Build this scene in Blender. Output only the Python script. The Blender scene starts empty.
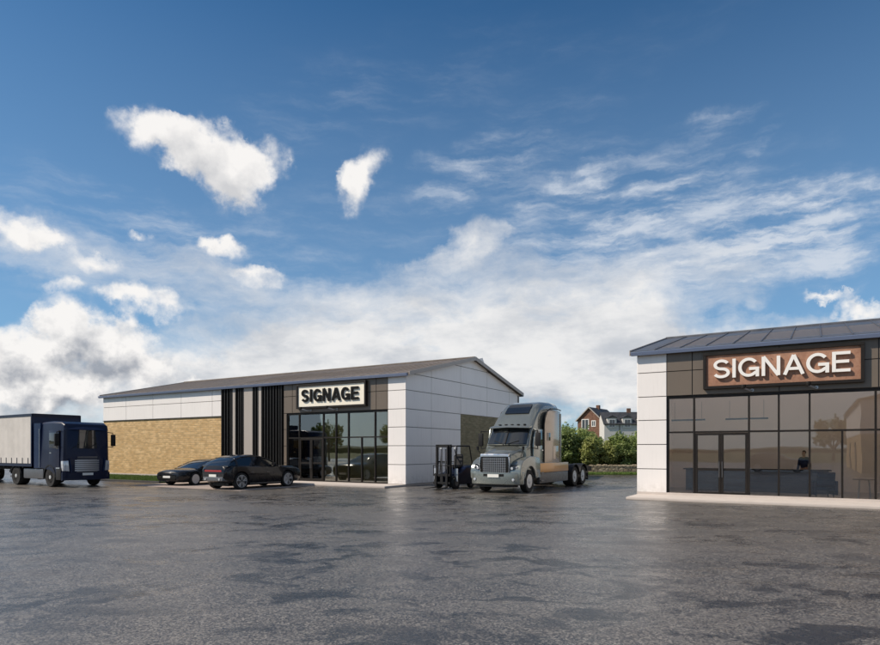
import bpy, bmesh, math, random
from mathutils import Vector, Matrix
R = math.radians
rnd = random.Random(7)
sc = bpy.context.scene
col = sc.collection

# ------------------------------------------------------------------ camera
cam = bpy.data.cameras.new('camera'); camo = bpy.data.objects.new('camera', cam); col.objects.link(camo)
cam.sensor_width = 36; cam.lens = 25.53; cam.shift_y = 0.1449
cam.clip_start = 0.1; cam.clip_end = 5000
CAMZ = 1.9
camo.location = (0, 0, CAMZ); camo.rotation_euler = (R(90), 0, 0)
sc.camera = camo
sc.view_settings.view_transform = 'Standard'; sc.view_settings.look = 'None'
sc.view_settings.exposure = 0; sc.view_settings.gamma = 1
sc.view_settings.use_curve_mapping = False
try:
    sc.cycles.max_bounces = 8; sc.cycles.transparent_max_bounces = 12
    sc.cycles.caustics_reflective = False; sc.cycles.caustics_refractive = False
    sc.cycles.sample_clamp_indirect = 6
except Exception: pass

# ------------------------------------------------------------------ sun
SUN_H = Vector((-0.985, -0.172)); SUN_EL = R(44)
sd = Vector((SUN_H.x*math.cos(SUN_EL), SUN_H.y*math.cos(SUN_EL), math.sin(SUN_EL))).normalized()
sl = bpy.data.lights.new('sun', 'SUN'); sl.energy = 5.0; sl.angle = R(0.6); sl.color = (1.0, 0.88, 0.74)
so = bpy.data.objects.new('sun', sl); col.objects.link(so)
so.rotation_euler = sd.to_track_quat('Z', 'Y').to_euler(); so.location = (-30, -10, 40)

# ------------------------------------------------------------------ node helpers
class NT:
    def __init__(s, nt): s.nt = nt; s.n = nt.nodes; s.l = nt.links
    def node(s, t, **kw):
        n = s.n.new(t)
        for k, v in kw.items(): setattr(n, k, v)
        return n
    def put(s, sock, v):
        if isinstance(v, bpy.types.NodeSocket): s.l.new(v, sock)
        else: sock.default_value = v
    def m(s, op, a, b=None, c=None, clamp=False):
        n = s.node('ShaderNodeMath', operation=op); n.use_clamp = clamp
        s.put(n.inputs[0], a)
        if b is not None: s.put(n.inputs[1], b)
        if c is not None: s.put(n.inputs[2], c)
        return n.outputs[0]
    def vm(s, op, a, b=None):
        n = s.node('ShaderNodeVectorMath', operation=op); s.put(n.inputs[0], a)
        if b is not None:
            if op == 'SCALE': s.put(n.inputs['Scale'], b)
            else: s.put(n.inputs[1], b)
        return n.outputs['Value'] if op in ('LENGTH', 'DOT_PRODUCT') else n.outputs[0]
    def sep(s, v): n = s.node('ShaderNodeSeparateXYZ'); s.put(n.inputs[0], v); return n.outputs
    def comb(s, x, y, z):
        n = s.node('ShaderNodeCombineXYZ')
        for i, v in enumerate((x, y, z)): s.put(n.inputs[i], v)
        return n.outputs[0]
    def noise(s, v, scale, detail=4, rough=.5, dist=0, out='Fac'):
        n = s.node('ShaderNodeTexNoise'); s.put(n.inputs['Vector'], v)
        n.inputs['Scale'].default_value = scale; n.inputs['Detail'].default_value = detail
        n.inputs['Roughness'].default_value = rough; n.inputs['Distortion'].default_value = dist
        return n.outputs[0 if out == 'Fac' else 1]
    def mix(s, f, a, b, mode='MIX'):
        n = s.node('ShaderNodeMix', data_type='RGBA', blend_type=mode); n.clamp_factor = True
        s.put(n.inputs[0], f)
        for i, v in ((6, a), (7, b)):
            if isinstance(v, tuple) and len(v) == 3: v = (*v, 1)
            s.put(n.inputs[i], v)
        return n.outputs[2]
    def rng(s, v, a, b, c=0, d=1, smooth=True):
        n = s.node('ShaderNodeMapRange', interpolation_type='SMOOTHSTEP' if smooth else 'LINEAR')
        s.put(n.inputs[0], v)
        for i, x in enumerate((a, b, c, d)): n.inputs[i+1].default_value = x
        return n.outputs[0]
    def mapping(s, v, loc=(0,0,0), rot=(0,0,0), scale=(1,1,1), t='POINT'):
        n = s.node('ShaderNodeMapping', vector_type=t); s.put(n.inputs[0], v)
        n.inputs[1].default_value = loc; n.inputs[2].default_value = rot; n.inputs[3].default_value = scale
        return n.outputs[0]

SKY_TINT = (0.40, 0.78, .98, 1)
# ------------------------------------------------------------------ world sky with clouds
W = bpy.data.worlds.new('World'); sc.world = W; W.use_nodes = True
w = NT(W.node_tree); W.node_tree.nodes.clear()
sky = w.node('ShaderNodeTexSky'); sky.sky_type = 'NISHITA'; sky.sun_disc = False
sky.sun_elevation = SUN_EL; sky.sun_rotation = math.atan2(SUN_H.x, SUN_H.y)
sky.altitude = 200; sky.air_density = 1.0; sky.dust_density = 0.4; sky.ozone_density = 2.5
tc = w.node('ShaderNodeTexCoord')
D = w.vm('NORMALIZE', tc.outputs['Generated'])
dx, dy, dz = w.sep(D)
az = w.m('ARCTAN2', dx, dy); el = w.m('ARCSINE', dz)
P0 = w.comb(az, el, 0.0)
wn = w.noise(D, 15, 9, .60, out='Color')
wv = w.vm('SUBTRACT', wn, (.5, .5, .5))
PC = w.vm('ADD', P0, w.vm('MULTIPLY', wv, (.11, .085, 0)))       # ragged outline for the cumulus
wn2 = w.noise(D, 6.5, 9, .62, out='Color')
PS = w.vm('ADD', P0, w.vm('MULTIPLY', w.vm('SUBTRACT', wn2, (.5, .5, .5)), (.34, .13, 0)))
def dirpx(x, y):
    return math.atan((x-440)/624), math.atan((450-y)/math.hypot(624, x-440))
def blob(P, x, y, rx, ry, ang=0, amp=1.0):
    a, e = dirpx(x, y)
    ax = dirpx(x+rx, y)[0]-a; ey = ry/624*math.cos(a)*math.cos(e)**2
    mp = w.mapping(P, (a, e, 0), (0, 0, R(ang)), (ax, max(ey, .002), 1), 'TEXTURE')
    g = w.node('ShaderNodeTexGradient', gradient_type='SPHERICAL'); w.put(g.inputs[0], mp)
    return w.m('MULTIPLY', g.outputs['Fac'], amp) if amp != 1 else g.outputs['Fac']
def field(P, lst):
    acc = None
    for b in lst:
        v = blob(P, *b); acc = v if acc is None else w.m('ADD', acc, v)
    return acc
CUM = [(142,136,46,28,-10,1.2),(178,140,52,34,-14,1.35),(214,156,60,42,-20,1.5),(230,182,40,32,-10,1.1),(254,158,34,28,0,1.0),
       (350,186,26,30,-20,1.1),(362,166,34,24,15,1.15),
       (8,222,52,24,-8,1.15),(44,238,34,13,-12,.95),
       (66,322,26,30,0,1.15),(84,338,60,28,0,1.15),(130,344,52,24,0,1.05),(40,342,60,24,0,1.0),(150,354,50,16,0,1.0),(0,348,50,26,0,1.0),(126,320,16,14,0,.9),(60,360,130,16,0,.9),
       (92,266,46,14,-8,1.0),(66,290,26,10,0,.8),(140,298,50,16,-6,1.1),(176,312,30,15,0,1.0),(118,300,30,12,0,.8),
       (228,246,34,15,-18,1.1),(214,240,20,9,0,.8),(252,276,50,9,-10,.8),(262,288,26,7,-8,.6),(146,240,18,7,0,.6),
       (212,358,40,12,0,.9),(180,379,16,9,0,1.0),(60,388,140,26,0,1.2),(20,404,120,24,0,1.1),(130,374,60,16,0,.9),(10,376,80,18,0,1.0),
       (866,309,34,13,-4,1.1),(828,299,40,6,-3,.9),(620,404,60,10,0,.6),(560,412,30,8,0,.5)]
fc = field(PC, CUM)
def cden(V, f):
    n = w.noise(V, 24, 10, .55)
    return w.m('MULTIPLY_ADD', w.m('MULTIPLY', w.m('SUBTRACT', n, .5), w.rng(f, .0, .3)), 1.9, f), n
dc, n_f = cden(D, fc)
cum_a = w.m('MULTIPLY', w.rng(dc, -.02, 1.12), .97)
# billows: density a little toward the sun (left and up) against the density here
V2 = w.vm('ADD', D, (-.016, 0, .020)); V3 = w.vm('ADD', D, (-.045, 0, .055))
n2 = w.noise(V2, 24, 10, .55); n3 = w.noise(V3, 9, 5, .5)
rel = w.m('SUBTRACT', n2, n_f)
PC2 = w.vm('ADD', PC, (-.018, .036, 0))
CUMS = [CUM[i] for i in (0,1,2,3,5,7,9,10,11,12,14,19,22,29,30)]
fs = field(PC2, CUMS)
shade = w.rng(w.m('ADD', w.m('MULTIPLY_ADD', rel, 3.2, w.m('MULTIPLY', fs, .85)), w.m('MULTIPLY', w.m('SUBTRACT', n3, .5), 1.3)), .15, 1.9, smooth=False)
elshade = w.rng(el, .06, .24, 1.45, .5)
shade = w.m('MULTIPLY', shade, elshade)
# broad soft bank and veils
STR = [(330,350,240,50,4,.95),(500,350,270,74,-4,1.15),(640,330,150,34,4,.8),(690,350,200,34,0,.9),(468,248,70,26,12,.95),(420,285,180,40,12,.7),
       (560,300,200,46,4,.7),(250,300,170,46,0,.5),(600,385,240,50,0,1.1),(60,262,170,40,-12,.55),(300,385,330,40,0,1.15),(740,372,280,44,0,1.2),(820,330,150,26,6,.6),(620,300,240,50,8,.7),
       (270,345,140,30,0,.7),(120,375,220,46,0,.75),(60,420,280,50,0,1.1),(200,270,120,24,-10,.35)]
fst = field(PS, STR)
n_c = w.noise(w.mapping(w.vm('ADD', P0, w.vm('MULTIPLY', w.vm('SUBTRACT', wn2, (.5,.5,.5)), (.10,.06,0))), (0,0,0), (0,0,R(-16)), (1.0, 2.6, 1)), 7.5, 12, .64, .2)
dst = w.m('ADD', fst, w.m('MULTIPLY', w.m('SUBTRACT', n_c, .5), 2.2))
str_a = w.m('MULTIPLY', w.m('MULTIPLY', w.rng(dst, -.05, 1.35, smooth=False), w.rng(fst, .0, .35)), .97)
# cirrus streaks
CIR = [(800,240,150,60,14,1.6),(740,262,190,60,16,1.5),(830,205,70,26,0,.6),(765,141,44,20,25,.8),(710,127,50,20,15,.7),(510,175,170,70,20,.8),
       (690,225,210,70,12,1.0),(120,200,120,34,-20,.55),(575,185,50,22,35,.7),(420,80,260,90,15,.35),(470,165,90,50,25,.6),(610,200,160,60,20,.6),(640,40,300,60,15,.22),(330,120,160,60,15,.3),(590,240,190,80,20,1.1),(150,265,280,80,-5,1.1),(330,225,160,60,10,.5)]
fci = field(PS, CIR)
CV = w.mapping(w.vm('ADD', P0, w.vm('MULTIPLY', w.vm('SUBTRACT', wn2, (.5,.5,.5)), (.07,.05,0))), (0,0,0), (0,0,R(-22)), (1.1, 5.0, 1))
n_w = w.noise(CV, 7, 12, .62, 0)
dci = w.m('MULTIPLY', fci, w.rng(n_w, .30, .78))
cir_a = w.m('MULTIPLY', w.rng(dci, .0, 1.45), .85)
# everywhere outside the picture: ordinary broken cloud
n_g = w.noise(D, 3.0, 8, .58)
side = w.m('MAXIMUM', w.rng(w.m('ABSOLUTE', az), .66, .9), w.rng(el, .66, .85))
gen_a = w.m('MULTIPLY', w.m('MULTIPLY', w.rng(n_g, .46, .63), side), w.rng(el, 0.0, .10, .9, .75)); gen_a = w.m('MAXIMUM', gen_a, w.m('MULTIPLY', w.rng(w.m('ABSOLUTE', az), .70, .95), w.rng(el, .03, .30, .55, 0)))
S0 = sky.outputs[0]
S1 = w.mix(1.0, S0, SKY_TINT, 'MULTIPLY')
hz = w.rng(el, -.02, .62, .55, 0, False)
CW = 8.6
S2 = w.mix(hz, S1, (CW*.40, CW*.60, CW*.85))
n_v = w.noise(w.mapping(P0, (0,0,0), (0,0,R(-10)), (1, 2.2, 1)), 5.5, 9, .6)
strcol = w.mix(w.m('MULTIPLY', w.rng(n_v, .38, .66), w.rng(el, .04, .24, 1, .5)), (CW*1.02, CW*1.01, CW*1.0), (CW*.50, CW*.55, CW*.63))
C1 = w.mix(cir_a, S2, (CW*.78, CW*.84, CW*.93))
C2 = w.mix(str_a, C1, strcol)
cumcol = w.mix(shade, (CW*1.12, CW*1.09, CW*1.06), (CW*.38, CW*.41, CW*.47))
C3 = w.mix(cum_a, C2, cumcol)
C4 = w.mix(gen_a, C3, w.mix(w.rng(n_g, .58, .74), (CW*.94, CW*.94, CW*.96), (CW*.48, CW*.50, CW*.55)))
bg = w.node('ShaderNodeBackground'); bg.inputs[1].default_value = 0.1
w.put(bg.inputs[0], C4)
wo = w.node('ShaderNodeOutputWorld'); w.l.new(bg.outputs[0], wo.inputs[0])
W.cycles.sampling_method = 'MANUAL'; W.cycles.sample_map_resolution = 1024

# ------------------------------------------------------------------ materials
def mat(name):
    m = bpy.data.materials.new(name); m.use_nodes = True
    t = NT(m.node_tree); b = m.node_tree.nodes['Principled BSDF']
    return m, t, b
def c4(c): return (*c, 1)
def obj_co(t): return t.node('ShaderNodeTexCoord').outputs['Object']
def bump(t, b, h, strength=.3, dist=.01):
    n = t.node('ShaderNodeBump'); n.inputs['Strength'].default_value = strength; n.inputs['Distance'].default_value = dist
    t.put(n.inputs['Height'], h); t.l.new(n.outputs[0], b.inputs['Normal'])
def simple(name, c, rough=.5, metal=0, var=.12, scale=3, coat=0, spec=.5, bmp=0, bscale=40):
    m, t, b = mat(name); co = obj_co(t)
    n = t.noise(co, scale, 6, .6)
    dark = tuple(x*(1-var) for x in c); lite = tuple(min(1, x*(1+var)) for x in c)
    t.put(b.inputs['Base Color'], t.mix(n, dark, lite))
    b.inputs['Metallic'].default_value = metal
    t.put(b.inputs['Roughness'], t.rng(t.noise(co, scale*2.3, 5, .6), .3, .7, max(0, rough*.82), min(1, rough*1.2)))
    b.inputs['Specular IOR Level'].default_value = spec
    if coat: b.inputs['Coat Weight'].default_value = coat; b.inputs['Coat Roughness'].default_value = .05
    if bmp: bump(t, b, t.noise(co, bscale, 4, .6), bmp, .01)
    return m
def wall_vec(t):
    """wall-plane coordinates: along the wall whichever way it faces, and up"""
    co = obj_co(t); x, y, z = t.sep(co)
    g = t.node('ShaderNodeNewGeometry'); 
    vt = t.node('ShaderNodeVectorTransform', vector_type='NORMAL', convert_from='WORLD', convert_to='OBJECT')
    t.l.new(g.outputs['True Normal'], vt.inputs[0]); nx, ny, nz = t.sep(vt.outputs[0])
    f = t.m('GREATER_THAN', t.m('ABSOLUTE', nx), .7)
    h = t.m('ADD', t.m('MULTIPLY', y, f), t.m('MULTIPLY', x, t.m('SUBTRACT', 1.0, f)))
    return t.comb(h, z, 0.0)
def brick_mat(name, c1, c2, c3, cm, bw=.44, rh=.15, mortar=.012, bmp=.5):
    m, t, b = mat(name); v = wall_vec(t)
    wob = t.vm('ADD', v, t.vm('SCALE', t.vm('SUBTRACT', t.noise(v, 6, 3, .5, out='Color'), (.5,.5,.5)), .02))
    br = t.node('ShaderNodeTexBrick'); t.put(br.inputs['Vector'], wob)
    br.inputs['Color1'].default_value = c4(c1); br.inputs['Color2'].default_value = c4(c2); br.inputs['Mortar'].default_value = c4(cm)
    br.inputs['Scale'].default_value = 1; br.inputs['Mortar Size'].default_value = mortar
    br.inputs['Brick Width'].default_value = bw; br.inputs['Row Height'].default_value = rh
    br.inputs['Bias'].default_value = 0.0; br.inputs['Mortar Smooth'].default_value = .3
    n1 = t.noise(v, 1.3, 5, .6); n2 = t.noise(t.mapping(v, scale=(2.2, 6.5, 1)), 1.0, 2, .5)
    c = t.mix(t.rng(n2, .42, .66), br.outputs[0], c3)
    c = t.mix(t.rng(n1, .35, .75, 0, .5), c, tuple(x*.72 for x in c1))
    t.put(b.inputs['Base Color'], c); b.inputs['Roughness'].default_value = .9
    h = t.m('ADD', t.m('MULTIPLY', t.m('SUBTRACT', 1.0, br.outputs[1]), 1.0), t.m('MULTIPLY', t.noise(v, 30, 4, .6), .5))
    bump(t, b, h, bmp, .012)
    return m
def clad_mat(name, c, rough=.4, var=.05, metal=0):
    m, t, b = mat(name); v = wall_vec(t)
    n = t.noise(v, .8, 4, .5); st = t.noise(t.mapping(v, scale=(9, .5, 1)), 1, 5, .65)
    cc = t.mix(n, tuple(x*(1-var) for x in c), tuple(min(1, x*(1+var)) for x in c))
    cc = t.mix(t.rng(st, .5, .8, 0, .24), cc, tuple(x*.62 for x in c))
    zz = t.sep(v)[1]; base_ = t.m('MULTIPLY', t.rng(zz, .1, .75, 1, 0), t.rng(t.noise(v, 3.5, 6, .65), .3, .7))
    cc = t.mix(t.m('MULTIPLY', base_, .35), cc, (.25, .22, .18))
    t.put(b.inputs['Base Color'], cc); b.inputs['Metallic'].default_value = metal
    t.put(b.inputs['Roughness'], t.rng(st, .3, .7, rough*.8, rough*1.25))
    return m
M = {}
M['white_clad'] = clad_mat('white_cladding', (.83, .80, .775), .45)
M['brown_clad'] = clad_mat('brown_cladding', (.145, .118, .092), .38)
M['buff'] = brick_mat('buff_stone', (.58, .375, .165), (.74, .52, .27), (.44, .31, .155), (.46, .36, .22), .40, .14, .012, .8)
M['shaded_buff_stone'] = brick_mat('shaded_buff_stone', (.24, .205, .12), (.30, .26, .16), (.19, .17, .10), (.2, .18, .12), .40, .14, .012, .5)  # buff stone recoloured darker and greener: the gable's shade is in the colour
M['redbrick'] = brick_mat('red_brick', (.17, .075, .045), (.22, .10, .06), (.12, .06, .04), (.25, .2, .16), .225, .075, .01)
M['black'] = simple('black_metal', (.009, .0085, .008), .5, 0, .2, spec=.25)
M['letter_black'] = simple('black_letter', (.004, .004, .004), .6, 0, .2, spec=.15)
M['frame'] = simple('dark_frame', (.012, .009, .007), .5, 0, .2, spec=.3)
M['dgrey'] = simple('dark_grey_panel', (.075, .075, .078), .45)
M['stone_grey'] = clad_mat('warm_grey_cladding', (.40, .365, .33), .5)
M['concrete'] = simple('pale_concrete', (.50, .45, .41), .85, 0, .14, 2.5, bmp=.25)
M['slot_grey'] = simple('slot_grey', (.085, .08, .078), .5)
M['gutter'] = simple('gutter_metal', (.19, .24, .36), .35, .15, .06)
M['letter_white'] = simple('white_letter', (.86, .84, .80), .35, 0, .02)
M['cream'] = simple('cream_panel', (.88, .83, .70), .5, 0, .03)
M['rubber'] = simple('tyre_rubber', (.012, .012, .012), .9, 0, .25, 8)
M['chrome'] = simple('bright_metal', (.62, .62, .63), .22, .95, .06)
M['steel'] = simple('dull_steel', (.16, .16, .165), .42, .8, .15)
M['chassis'] = simple('chassis_black', (.009, .009, .010), .6, 0, .3, spec=.3)
M['plate'] = simple('number_plate', (.78, .78, .74), .45, 0, .03)
M['red_lens'] = simple('red_lens', (.28, .012, .01), .15, 0, .1)
M['amber'] = simple('amber_lens', (.55, .17, .02), .2, 0, .1)
M['lens'] = simple('lamp_lens', (.55, .57, .60), .08, .3, .05)
M['carglass'] = simple('tinted_vehicle_glass', (.012, .014, .017), .04, 0, .1, spec=.9)
M['seat'] = simple('dark_seat', (.02, .02, .022), .7)
def paint(name, c, metal=.3, rough=.28, flake=.06, coat=.35):
    m, t, b = mat(name); co = obj_co(t)
    dirt = t.noise(co, 2.2, 6, .6); x, y, z = t.sep(co)
    lo = t.m('MULTIPLY', t.rng(z, .2, 1.1, 1, 0), t.rng(dirt, .35, .7))
    cc = t.mix(t.noise(co, 5, 3), tuple(v*(1-flake) for v in c), tuple(v*(1+flake) for v in c))
    cc = t.mix(t.m('MULTIPLY', lo, .18), cc, (.07, .065, .055))
    t.put(b.inputs['Base Color'], cc); b.inputs['Metallic'].default_value = metal
    t.put(b.inputs['Roughness'], t.m('ADD', t.m('MULTIPLY', lo, .3), rough))
    b.inputs['Coat Weight'].default_value = coat; b.inputs['Coat Roughness'].default_value = .04; b.inputs['Specular IOR Level'].default_value = .25
    return m
M['sage'] = paint('sage_grey_paint', (.23, .245, .225), .6, .20, coat=.6)
M['tan'] = paint('tan_reflected_tone', (.33, .27, .21), .45, .2, coat=.6)  # warm reflection put into the colour of the sleeper sides
M['bronze'] = paint('bronze_paint_and_reflection', (.46, .25, .09), .4, .3)  # reflected orange put into the skirt colour, reused on the deck plate
M['navy'] = paint('navy_paint', (.002, .007, .030), .0, .38, coat=.12)
M['navy_mid'] = paint('navy_blue_paint', (.004, .018, .060), .0, .38, coat=.12)
M['blackpaint'] = paint('black_car_paint', (.004, .004, .007), .0, .2)
M['greypaint'] = paint('dark_grey_car_paint', (.012, .013, .016), .1, .2)
M['grille'] = simple('silver_grille', (.42, .44, .47), .35, .6, .1)
def curtain_mat():
    m, t, b = mat('trailer_curtain'); co = obj_co(t); x, y, z = t.sep(co)
    st = t.m('SINE', t.m('MULTIPLY', x, 10.5)); n = t.noise(co, 1.1, 5, .6)
    cc = t.mix(t.rng(n, .3, .8), (.60, .57, .53), (.50, .475, .44))
    t.put(b.inputs['Base Color'], cc); b.inputs['Roughness'].default_value = .6
    bump(t, b, t.m('ADD', t.m('MULTIPLY', st, .5), t.noise(co, 3, 4, .6)), .25, .03)
    return m
M['curtain'] = curtain_mat()
def roof_mat(name, c, rough=.35, metal=.6):
    m, t, b = mat(name); co = obj_co(t)
    n = t.noise(t.mapping(co, scale=(1.1, .25, 1)), 1.2, 6, .65)
    t.put(b.inputs['Base Color'], t.mix(t.rng(n, .3, .7), tuple(x*.78 for x in c), tuple(x*1.15 for x in c)))
    b.inputs['Metallic'].default_value = metal
    t.put(b.inputs['Roughness'], t.rng(n, .3, .7, rough*.8, rough*1.3))
    return m
M['roof_l'] = roof_mat('brown_reflection_roof_metal', (.155, .13, .11), .6, .0)  # same roof metal as the right unit, brown cloud reflection put into the colour
M['roof_r'] = roof_mat('blue_grey_roof_metal', (.10, .105, .12), .42, .25)
M['slate'] = roof_mat('slate_roof', (.035, .037, .042), .6, 0)
M['render'] = simple('white_render', (.56, .55, .53), .85, 0, .05, 1.2)
M['frame_white'] = simple('white_frame', (.75, .75, .73), .5, 0, .04)
def corten():
    m, t, b = mat('rust_coloured_panel'); v = obj_co(t)
    n = t.noise(v, 3, 8, .65); n2 = t.noise(v, 26, 4, .6)
    c = t.mix(t.rng(n, .3, .7), (.27, .135, .085), (.39, .215, .14))
    c = t.mix(t.rng(n2, .5, .7, 0, .55), c, (.22, .085, .045))
    t.put(b.inputs['Base Color'], c); b.inputs['Roughness'].default_value = .75; bump(t, b, n2, .2, .004)
    return m
M['corten'] = corten()
def glass_mat(name, tint=(.34, .33, .31), refl=.17):
    m, t, b = mat(name); nt = m.node_tree; nt.nodes.remove(b)
    tr = t.node('ShaderNodeBsdfTransparent'); tr.inputs[0].default_value = c4(tint)
    gl = t.node('ShaderNodeBsdfGlossy'); gl.inputs['Roughness'].default_value = .012
    gl.inputs['Color'].default_value = (.92, .95, 1, 1)
    co = obj_co(t); bn = t.node('ShaderNodeBump'); bn.inputs['Strength'].default_value = .12; bn.inputs['Distance'].default_value = .01
    t.put(bn.inputs['Height'], t.noise(co, .8, 2, .4)); t.l.new(bn.outputs[0], gl.inputs['Normal'])
    fr = t.node('ShaderNodeFresnel'); fr.inputs[0].default_value = 1.5
    f = t.m('MULTIPLY_ADD', fr.outputs[0], 1.0-refl, refl)
    mx = t.node('ShaderNodeMixShader'); t.put(mx.inputs[0], f); t.l.new(tr.outputs[0], mx.inputs[1]); t.l.new(gl.outputs[0], mx.inputs[2])
    t.l.new(mx.outputs[0], nt.nodes['Material Output'].inputs[0])
    return m
M['glass_l'] = glass_mat('coated_glass', (.72, .72, .62), .13)
M['glass_r'] = glass_mat('shop_glass', (.92, .88, .84), .035)
def added_rooflight(c, f):  # added sheet in the roof slope that lets daylight into the shop
    m, t, b = mat('added_fill_sheet'); tl = t.node('ShaderNodeBsdfTranslucent'); tl.inputs[0].default_value = (.92, .88, .84, 1)
    b.inputs['Base Color'].default_value = c4(c); b.inputs['Roughness'].default_value = .42
    mx = t.node('ShaderNodeMixShader'); mx.inputs[0].default_value = f
    t.l.new(b.outputs[0], mx.inputs[1]); t.l.new(tl.outputs[0], mx.inputs[2]); t.l.new(mx.outputs[0], m.node_tree.nodes['Material Output'].inputs[0])
    return m
M['added_rooflight'] = added_rooflight((.20, .23, .29), .72); M['added_rooflight_l'] = added_rooflight((.32, .27, .23), .6)
M['glass_h'] = simple('house_window_glass', (.03, .035, .04), .06, 0, .1, spec=.9)
M['interior'] = simple('interior_wall', (.84, .76, .68), .8, 0, .05, 1)
M['interior_olive'] = simple('olive_wall', (.50, .49, .36), .8, 0, .05, 1)
M['interior_floor'] = simple('interior_floor', (.34, .32, .31), .35, 0, .1, 2)
M['ceiling'] = simple('interior_ceiling', (.62, .56, .5), .9, 0, .05, 1)

def asphalt():
    m, t, b = mat('damp_asphalt'); co = obj_co(t)
    warp = t.vm('ADD', co, t.vm('SCALE', t.vm('SUBTRACT', t.noise(co, .35, 3, .5, out='Color'), (.5,.5,.5)), 1.8))
    brk = t.noise(t.vm('ADD', co, t.vm('SCALE', t.noise(co, 3, 3, .5, out='Color'), .3)), 4.5, 8, .72)
    big = t.noise(t.mapping(warp, scale=(.55, 1.0, 1)), .16, 5, .6)
    med = t.noise(t.mapping(warp, rot=(0, 0, R(12)), scale=(.5, 1.25, 1)), .42, 6, .62)
    pat = t.noise(t.mapping(co, rot=(0, 0, R(-15)), scale=(.7, 1.1, 1)), 1.3, 6, .65)
    gr = t.noise(co, 44, 5, .9); gr2 = t.noise(co, 190, 2, .6)
    vo = t.node('ShaderNodeTexVoronoi'); t.put(vo.inputs['Vector'], co); vo.inputs['Scale'].default_value = 58
    stone = t.rng(t.sep(vo.outputs['Color'])[0], .80, .86)
    gm_ = t.noise(co, 16, 6, .85)
    c = t.mix(t.rng(med, .33, .66), (.036, .033, .031), (.105, .093, .081))
    c = t.mix(t.rng(pat, .5, .72, 0, .6), c, (.165, .142, .118))
    c = t.mix(t.rng(gm_, .47, .60, 0, .55), c, (.016, .016, .017))
    c = t.mix(t.m('MULTIPLY', t.rng(gr, .50, .66, 0, .60), t.rng(pat, .30, .62, .35, 1)), c, (.25, .22, .185))
    vo2 = t.node('ShaderNodeTexVoronoi'); t.put(vo2.inputs['Vector'], co); vo2.inputs['Scale'].default_value = 46
    cell = t.sep(vo2.outputs['Color'])[1]
    c = t.mix(t.rng(cell, .62, .95, 0, .55), c, (.30, .27, .235))
    c = t.mix(t.rng(cell, .0, .34, .75, 0), c, (.012, .012, .013))
    c = t.mix(t.m('MULTIPLY', stone, .5), c, (.34, .31, .26))
    wp_ = t.noise(t.mapping(warp, rot=(0, 0, R(20)), scale=(.6, .9, 1)), 1.25, 6, .66, .5)
    wet = t.m('MULTIPLY', t.rng(wp_, .50, .58), t.rng(big, .40, .52))             # dark damp patches
    wet = t.m('MULTIPLY', t.m('MAXIMUM', wet, t.m('MULTIPLY', t.rng(med, .56, .66), .7)), t.rng(brk, .34, .52, .5, 1))
    c = t.mix(t.m('MULTIPLY', wet, .88), c, (.008, .0075, .0075))
    cr = t.node('ShaderNodeTexVoronoi', feature='DISTANCE_TO_EDGE'); t.put(cr.inputs['Vector'], t.vm('ADD', co, t.vm('SCALE', t.noise(co, 2.2, 5, .6, out='Color'), .55)))
    cr.inputs['Scale'].default_value = .30
    crack = t.m('MULTIPLY', t.rng(cr.outputs[0], .0, .006, 1, 0), t.rng(big, .50, .6))
    c = t.mix(t.m('MULTIPLY', crack, .6), c, (.012, .012, .012))
    t.put(b.inputs['Base Color'], c)
    damp = t.m('MULTIPLY', t.rng(t.m('ADD', t.m('MULTIPLY', big, .5), t.m('MULTIPLY', pat, .5)), .40, .58), t.rng(brk, .40, .56, .25, 1))
    ro = t.m('ADD', t.m('MULTIPLY_ADD', damp, -.24, .36), t.m('MULTIPLY', gr, .10))
    t.put(b.inputs['Roughness'], t.m('SUBTRACT', ro, t.m('MULTIPLY', wet, .08)))
    b.inputs['Specular IOR Level'].default_value = .85
    h = t.m('ADD', t.m('MULTIPLY', gr, .9), t.m('ADD', t.m('MULTIPLY', gr2, .25), t.m('MULTIPLY', stone, .25))); h = t.m('ADD', h, t.m('MULTIPLY', cell, .8))
    h = t.m('ADD', h, t.m('MULTIPLY', gm_, .9))
    h = t.m('ADD', h, t.m('MULTIPLY', pat, 1.2)); h = t.m('ADD', h, t.m('MULTIPLY', brk, 2.4))
    bump(t, b, h, .30, .010)
    return m
M['asphalt'] = asphalt()
def ground_mat(name, a, bb, s=.6):
    m, t, b = mat(name); co = obj_co(t)
    n = t.noise(co, s, 8, .65); n2 = t.noise(co, 14, 5, .7)
    c = t.mix(t.rng(n, .35, .65), a, bb); c = t.mix(t.rng(n2, .4, .7, 0, .6), c, tuple(x*.5 for x in a))
    t.put(b.inputs['Base Color'], c); b.inputs['Roughness'].default_value = .95; bump(t, b, n2, .6, .05)
    return m
M['field'] = ground_mat('field_grass', (.06, .085, .022), (.095, .10, .035), .15)
M['turf'] = ground_mat('mown_turf', (.06, .09, .018), (.09, .13, .03), 1.2)
M['blade'] = simple('grass_blade', (.10, .17, .025), .7, 0, .4, 1.5)
M['pavers'] = brick_mat('pale_paving', (.36, .29, .25), (.42, .34, .29), (.32, .265, .23), (.24, .2, .18), .2, .1, .006, .2)
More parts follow.
